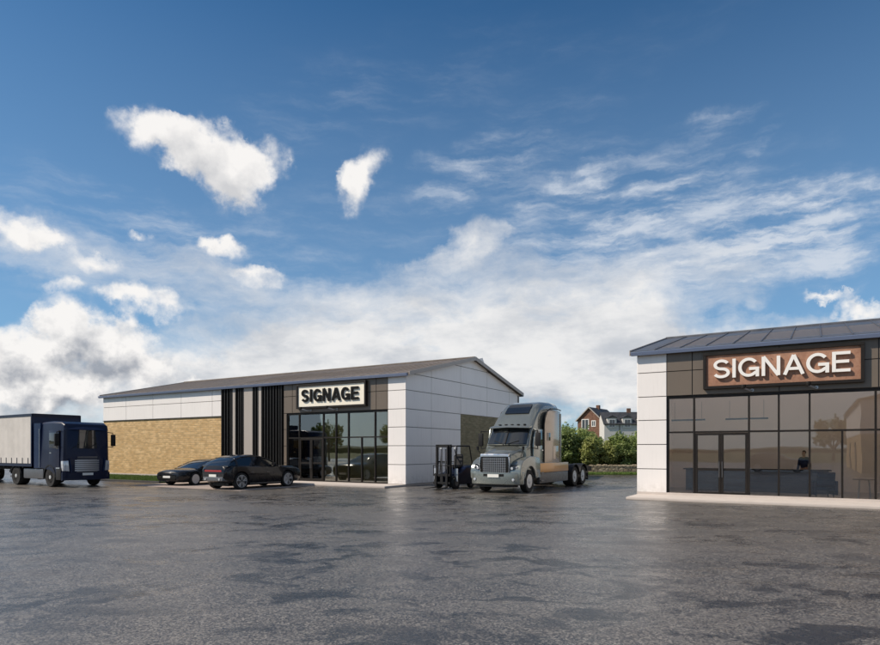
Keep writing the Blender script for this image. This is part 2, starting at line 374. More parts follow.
def rubble_mat():
    m, t, b = mat('rubble_stone'); v = wall_vec(t)
    vo = t.node('ShaderNodeTexVoronoi'); t.put(vo.inputs['Vector'], t.mapping(v, scale=(1, 1.7, 1))); vo.inputs['Scale'].default_value = 3.2
    ve = t.node('ShaderNodeTexVoronoi', feature='DISTANCE_TO_EDGE'); t.put(ve.inputs['Vector'], t.mapping(v, scale=(1, 1.7, 1))); ve.inputs['Scale'].default_value = 3.2
    c = t.mix(t.sep(vo.outputs['Color'])[0], (.30, .24, .155), (.46, .39, .27))
    c = t.mix(t.rng(ve.outputs[0], .02, .10, 1, 0), c, (.09, .075, .055))
    t.put(b.inputs['Base Color'], c); b.inputs['Roughness'].default_value = .95; bump(t, b, ve.outputs[0], .8, .04)
    return m
M['rubble'] = rubble_mat()
def leaf_mat(name, a, bb):
    m, t, b = mat(name); g = t.node('ShaderNodeNewGeometry')
    n = t.noise(obj_co(t), 1.1, 3, .5)
    f = t.m('ADD', t.m('MULTIPLY', g.outputs['Random Per Island'], .6), t.m('MULTIPLY', t.rng(n, .35, .65), .4))
    t.put(b.inputs['Base Color'], t.mix(f, a, bb)); b.inputs['Roughness'].default_value = .55
    b.inputs['Transmission Weight'].default_value = 0
    nt = m.node_tree; tl = t.node('ShaderNodeBsdfTranslucent'); t.put(tl.inputs[0], t.mix(f, tuple(min(1,x*1.6) for x in a), tuple(min(1,x*1.6) for x in bb)))
    mx = t.node('ShaderNodeMixShader'); mx.inputs[0].default_value = .3
    t.l.new(b.outputs[0], mx.inputs[1]); t.l.new(tl.outputs[0], mx.inputs[2]); t.l.new(mx.outputs[0], nt.nodes['Material Output'].inputs[0])
    return m
M['leaf1'] = leaf_mat('mid_green_leaves', (.10, .16, .04), (.36, .42, .15))
M['leaf2'] = leaf_mat('yellow_green_leaves', (.13, .165, .04), (.42, .44, .16))
M['leaf3'] = leaf_mat('dark_green_leaves', (.07, .115, .03), (.24, .30, .10))
M['bark'] = simple('bark', (.09, .07, .05), .9, 0, .3, 6, bmp=.5)
M['marking'] = simple('worn_white_marking', (.20, .19, .18), .7, 0, .45, 9)
M['hill'] = ground_mat('wooded_rise', (.028, .045, .018), (.05, .07, .03), .08)

# ------------------------------------------------------------------ mesh helpers
class MB:
    def __init__(s): s.v = []; s.f = []
    def add(s, vs, fs):
        o = len(s.v); s.v += [tuple(v) for v in vs]; s.f += [tuple(i+o for i in f) for f in fs]; return s
    def box(s, x0, x1, y0, y1, z0, z1):
        vs = [(x0,y0,z0),(x1,y0,z0),(x1,y1,z0),(x0,y1,z0),(x0,y0,z1),(x1,y0,z1),(x1,y1,z1),(x0,y1,z1)]
        return s.add(vs, [(0,3,2,1),(4,5,6,7),(0,1,5,4),(1,2,6,5),(2,3,7,6),(3,0,4,7)])
    def cyl(s, p0, p1, r0, r1=None, n=16, caps=True):
        r1 = r0 if r1 is None else r1
        p0 = Vector(p0); p1 = Vector(p1); d = (p1-p0).normalized()
        a = d.orthogonal().normalized(); b = d.cross(a)
        vs = []
        for p, r in ((p0, r0), (p1, r1)):
            for k in range(n):
                t = 2*math.pi*k/n; vs.append(p + a*math.cos(t)*r + b*math.sin(t)*r)
        fs = [(k, (k+1) % n, n+(k+1) % n, n+k) for k in range(n)]
        if caps: fs += [tuple(range(n))[::-1], tuple(range(n, 2*n))]
        return s.add(vs, fs)
    def tube(s, pts, r, n=8):
        for a, b in zip(pts[:-1], pts[1:]): s.cyl(a, b, r, r, n)
        return s
    def loft(s, rings, caps=True):
        n = len(rings[0]); vs = [p for r in rings for p in r]; fs = []
        for i in range(len(rings)-1):
            for k in range(n):
                a = i*n+k; b = i*n+(k+1) % n; fs.append((a, b, b+n, a+n))
        if caps: fs += [tuple(range(n))[::-1], tuple(range((len(rings)-1)*n, len(rings)*n))]
        return s.add(vs, fs)
    def prism(s, pts, f0, f1):
        """pts polygon; f0/f1 map a 2d point to 3d for the two ends"""
        n = len(pts); vs = [f0(*p) for p in pts] + [f1(*p) for p in pts]
        return s.add(vs, [tuple(range(n))[::-1], tuple(range(n, 2*n))] + [(k, (k+1) % n, n+(k+1) % n, n+k) for k in range(n)])
    def prism_y(s, pts, y0, y1): return s.prism(pts, lambda a, b: (a, y0, b), lambda a, b: (a, y1, b))
    def prism_x(s, pts, x0, x1): return s.prism(pts, lambda a, b: (x0, a, b), lambda a, b: (x1, a, b))
    def prism_z(s, pts, z0, z1): return s.prism(pts, lambda a, b: (a, b, z0), lambda a, b: (a, b, z1))
    def lathe(s, prof, c, axis='y', n=28):
        """prof: (radius, offset along the axis)"""
        rings = []
        for r, h in prof:
            ring = []
            for k in range(n):
                t = 2*math.pi*k/n; a, b = r*math.cos(t), r*math.sin(t)
                if axis == 'y': ring.append((c[0]+a, c[1]+h, c[2]+b))
                elif axis == 'z': ring.append((c[0]+a, c[1]+b, c[2]+h))
                else: ring.append((c[0]+h, c[1]+a, c[2]+b))
            rings.append(ring)
        return s.loft(rings)
    def build(s, name, m, parent=None, bevel=0, smooth=0, seg=2, loc=None, dedupe=False):
        me = bpy.data.meshes.new(name); me.from_pydata(s.v, [], s.f)
        bm = bmesh.new(); bm.from_mesh(me)
        if dedupe: bmesh.ops.remove_doubles(bm, verts=bm.verts, dist=1e-4)
        bmesh.ops.recalc_face_normals(bm, faces=bm.faces)
        if bevel:
            es = [e for e in bm.edges if len(e.link_faces) == 2 and e.calc_face_angle(0) > R(28)]
            bmesh.ops.bevel(bm, geom=es, offset=bevel, segments=seg, profile=.6, affect='EDGES', clamp_overlap=True)
        bm.to_mesh(me); bm.free()
        if smooth or bevel:
            for p in me.polygons: p.use_smooth = True
            me.set_sharp_from_angle(angle=R(smooth or 35))
        me.materials.append(m)
        o = bpy.data.objects.new(name, me); col.objects.link(o)
        if parent is not None: o.parent = parent
        if loc: o.location = loc
        return o
def tag(o, label=None, cat=None, group=None, kind=None):
    if label: o['label'] = label
    if cat: o['category'] = cat
    if group: o['group'] = group
    if kind: o['kind'] = kind
    return o
def empty(name, loc, rz=0, label=None, cat=None, group=None):
    o = bpy.data.objects.new(name, None); col.objects.link(o); o.empty_display_size = .3
    o.location = loc; o.rotation_euler = (0, 0, rz)
    return tag(o, label, cat, group)
def copy_tree(o, parent=None):
    c = o.copy(); col.objects.link(c)
    if parent is not None: c.parent = parent
    for ch in list(o.children): copy_tree(ch, c)
    return c
def boolean_cut(o, cutter_mb):
    """cut shapes out of a closed mesh"""
    c = cutter_mb.build('cutter', M['black'], o.parent)
    md = o.modifiers.new('cut', 'BOOLEAN'); md.operation = 'DIFFERENCE'; md.object = c; md.solver = 'EXACT'
    dg = bpy.context.evaluated_depsgraph_get()
    me = bpy.data.meshes.new_from_object(o.evaluated_get(dg)); o.modifiers.clear()
    if len(me.polygons) > 10: 
        me.name = o.name; o.data = me
        for p in me.polygons: p.use_smooth = True
        me.set_sharp_from_angle(angle=R(32))
    bpy.data.objects.remove(c)

# ------------------------------------------------------------------ frame of the estate
EX = Vector((.8575, -.5145, 0)); EY = Vector((.5145, .8575, 0)); RZ = math.atan2(-.5145, .8575)
C1v = Vector((-1.76, 32.46, 0)); C2v = Vector((8.12, 25.6, 0))
def est(c, x, y, z=0): return c + EX*x + EY*y + Vector((0, 0, z))

# ground sheets
def sheet(name, pts, z, m, kind='structure'):
    mb = MB(); mb.add([(p[0], p[1], z) for p in pts], [tuple(range(len(pts)))])
    o = mb.build(name, m); o['kind'] = kind
    return o
sheet('ground', [(-1500,-1500),(1500,-1500),(1500,1500),(-1500,1500)], -.03, M['field'])
yp = [est(C1v, -75, 5), est(C1v, -26, 5), Vector((2, 47.3, 0)), Vector((75, 47.3, 0)), est(C1v, 80, -80), est(C1v, -75, -80)]
sheet('yard', [(p.x, p.y) for p in yp], 0, M['asphalt'])

def lbox(c, x0, x1, y0, y1, z0, z1, name, m, bevel=0, kind='structure'):
    """box in estate axes, its own object"""
    mb = MB().box(x0, x1, y0, y1, z0, z1); o = mb.build(name, m, bevel=bevel)
    o.location = c; o.rotation_euler = (0, 0, RZ)
    if kind: o['kind'] = kind
    return o
SL = .1
# forecourt slabs
mb = MB().box(-14.05, 0, -1.9, 14.45, 0, SL); o = mb.build('pavement', M['concrete'], bevel=.015); o.location = C1v; o.rotation_euler = (0,0,RZ); o['kind'] = 'structure'
mb = MB().box(0, 27.0, -1.9, 14.45, 0, SL); o = mb.build('pavement', M['concrete'], bevel=.015); o.location = C2v; o.rotation_euler = (0,0,RZ); o['kind'] = 'structure'
mb = MB().box(-13.4, -4.6, -6.9, -1.9, -.02, .012); o = mb.build('parking_bay', M['pavers']); o.location = C1v; o.rotation_euler = (0,0,RZ); o['kind'] = 'structure'
# grass verge with kerb in front of the stone wall
mb = MB().box(-31.0, -14.05, -4.4, 0.0, -.02, .07); o = mb.build('verge', M['turf']); o.location = C1v; o.rotation_euler = (0,0,RZ); o['kind'] = 'structure'
mb = MB().box(-31.0, -14.05, -4.52, -4.4, -.02, .10); o = mb.build('kerb', M['dgrey'], bevel=.01); o.location = C1v; o.rotation_euler = (0,0,RZ); o['kind'] = 'structure'
def blades(name, c, x0, x1, y0, y1, z, n, h=.09, seed=1):
    r = random.Random(seed); mb = MB()
    for i in range(n):
        x = r.uniform(x0, x1); y = r.uniform(y0, y1); a = r.uniform(0, 6.28); hh = h*r.uniform(.5, 1.3); wd = .012
        dxx, dyy = math.cos(a)*wd, math.sin(a)*wd; lx, ly = r.gauss(0, .03), r.gauss(0, .03)
        mb.add([(x-dxx, y-dyy, z), (x+dxx, y+dyy, z), (x+lx, y+ly, z+hh)], [(0, 1, 2)])
    o = mb.build(name, M['blade']); o.location = c; o.rotation_euler = (0, 0, RZ)
    tag(o, None, None, None, 'stuff'); return o
tag(blades('grass', C1v, -31, -14.1, -4.38, -.03, .07, 36000), 'short bright green grass verge below the buff stone wall', 'grass')

# ------------------------------------------------------------------ buildings
EAVE = 5.86; RIDGE = 7.5; DEP = 14.45; ROWS = [SL, 1.13, 2.12, 3.10, 4.05, 5.03, 5.92, 6.92, 7.8]
def roof_z(y): 
    return EAVE + (RIDGE-EAVE)*(1-abs(y-DEP/2)/(DEP/2))
G = .030
def panels_front(mb, x0, x1, rows, xs, y=-.03, th=.05, ztop=EAVE-.02):
    cuts = [x0] + [x for x in xs if x0+.05 < x < x1-.05] + [x1]
    for a, b in zip(cuts[:-1], cuts[1:]):
        for za, zb in zip(rows[:-1], rows[1:]):
            zb = min(zb, ztop)
            if zb-za > .05: mb.box(a+G/2, b-G/2, y-th+.03, y+.03, za+G/2, zb-G/2)
def gable_panels(mb, xf, sgn, ys, zlow_fn):
    """panels on a gable end at local x = xf, facing sgn*x; clipped to the roof slope"""
    for a, b in zip(ys[:-1], ys[1:]):
        for za, zb in zip(ROWS[:-1], ROWS[1:]):
            if za < zlow_fn((a+b)/2)-.05: continue
            ya, yb = a+G/2, b-G/2; z0, z1 = za+G/2, zb-G/2
            pts = [(ya, z0), (yb, z0)]
            top = []
            yy = [yb] + ([DEP/2] if ya < DEP/2 < yb else []) + [ya]
            # crossing points of the slope with z1
            cand = []
            for y in yy: cand.append((y, min(z1, roof_z(y)-.04)))
            for yc in (DEP/2-(1-(z1+.04-EAVE)/(RIDGE-EAVE))*DEP/2, DEP/2+(1-(z1+.04-EAVE)/(RIDGE-EAVE))*DEP/2):
                if ya < yc < yb: cand.append((yc, z1))
            cand = [c for c in cand if c[1] > z0+.02]
            if len(cand) < 1: continue
            cand.sort(key=lambda c: -c[0])
            # foot may cross the slope too
            if roof_z(yb)-.04 < z0:
                yc = DEP/2+(1-(z0+.04-EAVE)/(RIDGE-EAVE))*DEP/2; pts[1] = (yc, z0)
            if roof_z(ya)-.04 < z0:
                yc = DEP/2-(1-(z0+.04-EAVE)/(RIDGE-EAVE))*DEP/2; pts[0] = (yc, z0)
            poly = pts + cand
            mb.prism_x(poly, xf, xf+sgn*.05)
def glazing(root, x0, offs, mats, zb, zh, ztr, lower_extra, door):
    """shopfront: frame, panes and a pair of doors between offs[door] and offs[door+1]"""
    fw = .065; fr = MB(); y0, y1 = .02, .14
    xs = [x0+o_ for o_ in offs]
    sf = fr
    fr.box(xs[0], xs[-1], y0, y1, zh-.09, zh); fr.box(xs[0]+fw, xs[-1]-fw, y0+.005, y1-.005, ztr-.035, ztr+.035)
    for i, x in enumerate(xs):
        a, b = (x, x+fw) if i == 0 else ((x-fw, x) if i == len(xs)-1 else (x-fw/2, x+fw/2))
        fr.box(a, b, y0-.004, y1+.004, zb, zh-.09)
    for x in lower_extra: fr.box(x0+x-fw/2, x0+x+fw/2, y0, y1, zb, ztr-.035)
    segs = [(xs[i], xs[i+1]) for i in range(len(xs)-1)]
    for i, (a, b) in enumerate(segs):
        if i != door: fr.box(a+fw/2, b-fw/2, y0+.002, y1-.002, zb, zb+.07)
    shop = fr.build('shopfront', M['frame'], root)
    def pane(a, b, c, d):
        MB().box(a, b, .072, .084, c, d).build('pane', mats, shop)
    for i, (a, b) in enumerate(segs):
        pane(a+fw/2, b-fw/2, ztr+.035, zh-.09)
        if i == door: continue
        mids = [x0+x for x in lower_extra if a < x0+x < b]
        cuts = [a]+mids+[b]
        for p, q in zip(cuts[:-1], cuts[1:]): pane(p+fw/2, q-fw/2, zb+.07, ztr-.035)
    a, b = segs[door]; mid = (a+b)/2
    for p, q, s_ in ((a+fw/2+.01, mid-.006, 1), (mid+.006, b-fw/2-.01, -1)):
        d = MB(); t_ = .085
        d.box(p, q, .03, .12, zb+.01, zb+.16); d.box(p, q, .03, .12, ztr-.045-t_, ztr-.045)
        d.box(p, p+t_, .031, .119, zb+.16, ztr-.045-t_); d.box(q-t_, q, .031, .119, zb+.16, ztr-.045-t_)
        d.box(p+t_, q-t_, .035, .115, zb+1.0, zb+1.09)
        dr = d.build('door', M['frame'], root)
        for z0, z1 in ((zb+.16, zb+1.0), (zb+1.09, ztr-.045-t_)):
            MB().box(p+t_, q-t_, .07, .08, z0, z1).build('pane', mats, dr)
        hx = q-.045 if s_ == 1 else p+.045
        MB().tube([(hx, -.03, zb+.75), (hx, -.03, zb+1.35)], .015).tube([(hx, -.03, zb+.8), (hx, .03, zb+.8)], .01).tube([(hx, -.03, zb+1.3), (hx, .03, zb+1.3)], .01).build('handle', M['steel'], dr)
def make_roof(root, x0, x1, m, seam_pitch=.62, light=None, lm=None):
    oh = .28; rf = MB(); th = .10; ov = .16
    def slope(yA, zA, yB, zB):
        rf.prism_x([(yA, zA), (yB, zB), (yB, zB+th), (yA, zA+th)], x0-oh, x1+oh)
    k = (RIDGE-EAVE)/(DEP/2)
    if light:
        xa, xb, ya, yb = light; zf = lambda y: EAVE+y*k
        P = lambda p, q, u, v: rf.prism_x([(p, zf(p)), (q, zf(q)), (q, zf(q)+th), (p, zf(p)+th)], u, v)
        P(-ov, ya, x0-oh, x1+oh); P(yb, DEP/2, x0-oh, x1+oh); P(ya, yb, x0-oh, xa); P(ya, yb, xb, x1+oh)
        rl = MB().prism_x([(ya, zf(ya)+th-.03), (yb, zf(yb)+th-.03), (yb, zf(yb)+th-.004), (ya, zf(ya)+th-.004)], xa, xb)
        rl.build('added_rooflight', lm, root)  # added panel, coloured like the roof, to brighten the interior
    else: slope(-ov, EAVE-ov*k, DEP/2, RIDGE)
    slope(DEP+ov, EAVE-ov*k, DEP/2, RIDGE)
    r = rf.build('roof', m, root)
    sh = .012 if m is M['roof_l'] else .035
    sm = MB(); n = int((x1-x0+2*oh)/seam_pitch)
    for i in range(n+1):
        x = x0-oh+.03+i*((x1-x0+2*oh-.06)/n)
        for sg in (0, 1):
            yA = -ov if sg == 0 else DEP+ov
            zA = EAVE-ov*k+th
            sm.prism_x([(yA, zA-.02), (DEP/2, RIDGE+th-.02), (DEP/2, RIDGE+th+sh), (yA, zA+sh)], x-.018, x+.018)
    sm.build('standing_seam', m, r)
    rc = MB().box(x0-oh-.01, x1+oh+.01, DEP/2-.16, DEP/2+.16, RIDGE+th-.05, RIDGE+th+.06); rc.build('ridge_cap', m, r, bevel=.02)
    # bargeboards on both verges
    for xx, s_ in ((x0-oh, -1), (x1+oh, 1)):
        bb = MB()
        for yA in (-ov, DEP+ov):
            zA = EAVE-ov*k
            bb.prism_x([(yA, zA-.07), (DEP/2, RIDGE-.07), (DEP/2, RIDGE+th+.055), (yA, zA+th+.055)], xx-s_*.0, xx+s_*.03)
        bb.build('bargeboard', M['verge'], r)
    for yy, s_ in ((-ov, -1), (DEP+ov, 1)):
        g = MB(); g.prism_x([(yy+s_*.0, EAVE-.125), (yy+s_*.12, EAVE-.125), (yy+s_*.16, EAVE-.005), (yy+s_*.16, EAVE+.015), (yy, EAVE+.015)], x0-oh+.06, x1+oh-.06)
        g.build('gutter', M['gutter'], root)
M['verge'] = simple('verge_trim', (.42, .37, .33), .5, .1, .06)

# ---- left unit: local x from -27.1 (far end) to 0 (near corner)
A = empty('retail_unit', C1v, RZ, 'long low retail building with buff stone wall, black battens and black letters sign', 'building', 'single storey retail units')
L0 = -27.1
wl = MB()
wl.box(L0, -14.05, .0, .3, SL-.1, 4.05)
wl.build('stone_wall', M['buff'], A)
MB().box(L0-.01, -14.05, -.03, 0.0, SL-.1, SL+.12).build('plinth', M['concrete'], A)
core = MB()                                       # backing walls behind the cladding
core.box(L0, -14.05, .02, .3, 4.05, EAVE)
core.box(-14.05, -8.7, .02, .3, SL, EAVE); core.box(-8.7, -8.45, .02, .3, SL, 4.05); core.box(-8.7, -1.14, .02, .3, 4.05, EAVE)
core.box(-1.14, -.02, .02, .3, SL, EAVE)
core.box(L0, 0, DEP-.3, DEP, SL-.1, EAVE)
for xx in (L0+.02, -.32):
    core.prism_x([(.3, SL), (DEP-.3, SL), (DEP-.3, EAVE-.04), (DEP/2, RIDGE-.06), (.3, EAVE-.04)], xx, xx+.28)
core.build('backing_wall', M['dgrey'], A)
pw = MB(); panels_front(pw, L0, -14.05, [4.05, 5.03, EAVE], [-24.25, -21.15, -18.1, -15.0])
pw.build('cladding', M['white_clad'], A, bevel=.004, seg=1)
pc = MB(); panels_front(pc, -1.14, .02, ROWS[:7], [])
gable_panels(pc, -.02, 1, [-.03, 2.45, 5.78, 9.3, 12.7, DEP], lambda y: 0 if y < 5.78 else 4.0)
pc.build('cladding', M['white_clad'], A, bevel=.004, seg=1)
MB().box(-.02, .02, 5.80, DEP, SL-.08, 4.04).build('stone_wall', M['shaded_buff_stone'], A)
pb = MB(); panels_front(pb, -8.7, -1.14, [4.05, 5.03, EAVE], [-8.0, -4.8, -1.9]); panels_front(pb, -8.7, -8.45, [SL, 1.13, 2.12, 3.1, 4.05], [])
pb.build('fascia', M['brown_clad'], A, bevel=.004, seg=1)
# far gable, seen only from another position
pg = MB(); gable_panels(pg, L0+.02, -1, [-.03, 2.45, 5.78, 9.3, 12.7, DEP], lambda y: 4.0); pg.build('cladding', M['white_clad'], A)
MB().box(L0-.02, L0+.02, 0, DEP, SL-.1, 4.04).build('stone_wall', M['buff'], A)
# flashing under the white cladding
MB().box(L0-.03, -14.05, -.07, -.005, 4.02, 4.05).build('flashing', M['dgrey'], A)
# battens
def px_to_lx(px):
    r_ = (px-440)/624; return -((-1.76 - r_*32.46)/(.8575+.5145*r_))
def gx(c): return px_to_lx(210+c/9.78)
bk = MB(); bk.box(gx(122), gx(716), -.0, .02, SL, EAVE-.02); bk.build('dark_panel', M['slot_grey'], A)
for a, b in ((235, 263), (345, 431), (488, 516)):
    MB().box(gx(a), gx(b), -.115, -.002, SL, EAVE-.05).build('pale_panel', M['stone_grey'], A)
for cc in (130, 158, 186, 214, 230, 267, 295, 318, 339, 436, 458, 482, 522, 550, 578, 606, 634, 662, 690, 712):
    x = gx(cc); hw = .050
    MB().box(x-hw, x+hw, -.13, -.003, SL, EAVE-.10).build('batten', M['black'], A)
glazing(A, -8.45, [0, .92, 2.76, 3.69, 4.58, 6.41, 7.31], M['glass_l'], SL, 4.03, 2.60, [5.5], 1)
make_roof(A, L0, 0, M['roof_l'], .62, (-13.5, -.5, 1.2, 5.0), M['added_rooflight_l'])
inn = MB(); inn.box(-13.9, -.35, .3, 14.1, SL, SL+.02); inn.build('shop_floor', M['interior_floor'], A)
inn = MB(); inn.box(-13.9, -13.7, .35, 5.2, SL+.02, 5.8); inn.box(-13.7, -.35, 5.2, 5.4, SL+.02, 6.7); inn.build('partition', M['interior_olive'], A)
MB().box(-13.9, -.35, .3, .34, 4.0, EAVE-.1).build('ceiling', M['ceiling'], A)
MB().cyl((-.0+.06, DEP-.25, SL), (.06, DEP-.25, EAVE-.1), .045, n=12).build('downpipe', M['dgrey'], A)

# ---- right unit: local x from 0 to 27
B = empty('retail_unit', C2v, RZ, 'near retail building with wide shop glazing and rust coloured sign with white letters', 'building', 'single storey retail units')
RX = 27.1
core = MB()
core.box(.02, 1.14, .02, .3, SL, EAVE); core.box(1.14, 10.4, .02, .3, 4.05, EAVE); core.box(8.95, 10.4, .02, .3, SL, 4.05)
core.box(10.4, RX, .02, .3, SL, EAVE); core.box(0, RX, DEP-.3, DEP, SL, EAVE)
for xx in (.04, RX-.32):
    core.prism_x([(.3, SL), (DEP-.3, SL), (DEP-.3, EAVE-.04), (DEP/2, RIDGE-.06), (.3, EAVE-.04)], xx, xx+.28)
core.build('backing_wall', M['dgrey'], B)
pc = MB(); panels_front(pc, -.02, 1.14, ROWS[:7], []); gable_panels(pc, .02, -1, [-.03, 2.45, 5.78, 9.3, 12.7, DEP], lambda y: 0)
pc.build('cladding', M['white_clad'], B, bevel=.004, seg=1)
pb = MB(); panels_front(pb, 1.14, 10.4, [4.05, 5.03, EAVE], [2.1, 5.1, 8.1]); panels_front(pb, 8.95, 10.4, [SL, 1.13, 2.12, 3.1, 4.05], [])
pb.build('fascia', M['brown_clad'], B, bevel=.004, seg=1)
for i in range(14):
    x = 10.6+i*.34; MB().box(x-.06, x+.06, -.20, -.003, SL, EAVE-.10).build('batten', M['black'], B)
pw = MB(); panels_front(pw, 15.4, RX, [4.05, 5.03, EAVE], [18.1, 21.2, 24.3]); gable_panels(pw, RX-.02, 1, [-.03, 2.45, 5.78, 9.3, 12.7, DEP], lambda y: 4.0)
pw.build('cladding', M['white_clad'], B)
MB().box(15.4, RX, -.03, .02, SL, 4.04).build('stone_wall', M['buff'], B)
MB().box(-.03, RX, -.06, -.052, SL, SL+.10).build('plinth', M['concrete'], B)
glazing(B, 1.14, [0, 1.01, 2.95, 3.94, 4.92, 6.88, 7.81], M['glass_r'], SL, 4.03, 2.60, [5.91], 1)
make_roof(B, 0, RX, M['roof_r'], .95, (.5, 13.5, .5, 5.0), M['added_rooflight'])
MB().box(.35, 26.7, .3, 14.1, SL, SL+.02).build('shop_floor', M['interior_floor'], B)
inn = MB(); inn.box(.35, 14.0, 5.2, 5.4, SL+.02, 6.7); inn.box(13.8, 14.0, .35, 5.2, SL+.02, 5.8); inn.box(.325, .36, .35, 5.2, SL+.02, 5.8); inn.build('partition', M['interior'], B)
MB().box(.35, 26.8, .3, .34, 4.0, EAVE-.1).build('ceiling', M['ceiling'], B)

# ------------------------------------------------------------------ signs
def glyph(ch, wd, t):
    """centre-line strokes of one capital, height 1, width wd, stroke t -> list of polylines"""
    h = t/2
    def arc(cx, cy, rx, ry, a0, a1, n=18):
        return [(cx+rx*math.cos(R(a0+(a1-a0)*i/n)), cy+ry*math.sin(R(a0+(a1-a0)*i/n))) for i in range(n+1)]
    if ch == 'I': return [[(wd/2, 0), (wd/2, 1)]]
    if ch == 'N': return [[(h, 0), (h, 1)], [(wd-h, 0), (wd-h, 1)], [(h*1.05, 1-.0), (wd-h*1.05, 0)]]
    if ch == 'E': return [[(h, 0), (h, 1)], [(h, 1-h), (wd, 1-h)], [(h, .5+h*.15), (wd*.93, .5+h*.15)], [(h, h), (wd, h)]]
    if ch == 'A': return [[(h*.95, 0), (wd/2, 1-.01)], [(wd-h*.95, 0), (wd/2, 1-.01)], [(wd*.22, .30), (wd*.78, .30)]]
    if ch == 'S':
        r = (1-t)/4; rx = (wd-t)/2; cx = wd/2
        return [arc(cx, 1-h-r, rx*.93, r, 22, 270) + arc(cx, h+r, rx, r, 90, -158)[1:]]
    if ch == 'G':
        rx = (wd-t)/2; ry = (1-t)/2
        return [arc(wd/2, .5, rx, ry, 38, 318, 30) + [(wd-h, .20)], [(wd-h, 0.0), (wd-h, .5+h*.0)], [(wd*.52, .5-h), (wd-h, .5-h)]]
def stroke(mb, pts, t, fx, y0, y1):
    n = len(pts); L = []; Rr = []
    for i in range(n):
        a = Vector(pts[max(i-1, 0)]); b = Vector(pts[min(i+1, n-1)]); d = (b-a).normalized(); nn = Vector((-d.y, d.x))*t/2
        p = Vector(pts[i]); L.append(p+nn); Rr.append(p-nn)
    vs = []
    for p, q in zip(L, Rr):
        for v, y in ((p, y0), (q, y0), (q, y1), (p, y1)):
            X, Z = fx(v.x, v.y); vs.append((X, y, Z))
    rings = [vs[i*4:i*4+4] for i in range(n)]
    mb.loft(rings)
def make_sign(c, so_, x0, x1, z0, z1, tx0, tx1, tz0, tz1, t, widths, gap, panel, letter, label, lamps, loc_label_cat='sign'):
    s = empty('signboard', est(c, (x0+x1)/2, 0, 0), RZ, label, 'sign', 'shop name boards on the retail units')
    ox = (x0+x1)/2; x0 -= ox; x1 -= ox; tx0 -= ox; tx1 -= ox
    fw = .11; fr = MB()
    fr.box(x0, x1, -.24, -.052, z0, z0+fw); fr.box(x0, x1, -.24, -.052, z1-fw, z1)
    fr.box(x0, x0+fw, -.238, -.054, z0+fw, z1-fw); fr.box(x1-fw, x1, -.238, -.054, z0+fw, z1-fw)
    fr.build('frame', M['frame'], s, bevel=.008, seg=1)
    MB().box(x0+fw-.005, x1-fw+.005, -.17, -.06, z0+fw-.005, z1-fw+.005).build('panel', panel, s)
    tot = sum(widths)+gap*(len(widths)-1)-.05; k = (tx1-tx0)/tot; x = 0
    for ch, wd in zip('SIGNAGE', widths):
        mb = MB()
        for i, pl in enumerate(glyph(ch, wd, t)):
            stroke(mb, pl, t, lambda a, b, x=x: (tx0+(x+a)*k, tz0+b*(tz1-tz0)), -.17-so_-(.05 if so_ < .03 else .08)+.0013*i, -.17-so_-.001*i)
        lt = mb.build('letter', letter, s, smooth=30)
        for zz in (tz0+.06, tz1-.06):
            MB().cyl((tx0+(x+wd*.5)*k, -.17-so_-.02, zz), (tx0+(x+wd*.5)*k, -.17, zz), .012, n=6).build('fixing_pin', M['steel'], lt)
        x += wd+gap-(.05 if ch == 'A' else 0)
    for lx in lamps:
        lx -= ox; l = MB()
        l.tube([(lx+.25, -.05, z0-.10), (lx+.2, -.30, z0-.13), (lx, -.62, z0-.05)], .032)
        l.cyl((lx+.25, -.05, z0-.10), (lx+.25, -.075, z0-.10), .06)
        lo = l.build('lamp_arm', M['grille'], s, smooth=40)
        MB().lathe([(.03, 0), (.07, .01), (.10, .14), (.095, .15), (.06, .05)], (lx, -.62, z0-.08), 'z', 16).build('lamp_head', M['frame'], lo, smooth=40)
make_sign(C1v, .02, -7.53, -2.47, 4.27, 5.66, -7.13, -2.97, 4.65, 5.36, .185, [.66,.23,.72,.68,.76,.72,.62], .10,
          M['cream'], M['letter_black'], 'cream signboard with bold black raised letters on the far unit', [-6.79, -4.84])
make_sign(C2v, .035, 2.52, 7.69, 4.24, 5.63, 2.88, 7.28, 4.63, 5.34, .148, [.76,.148,.90,.78,.88,.90,.70], .11,
          M['corten'], M['letter_white'], 'rust coloured signboard with white raised letters on the near unit', [3.96, 6.02])

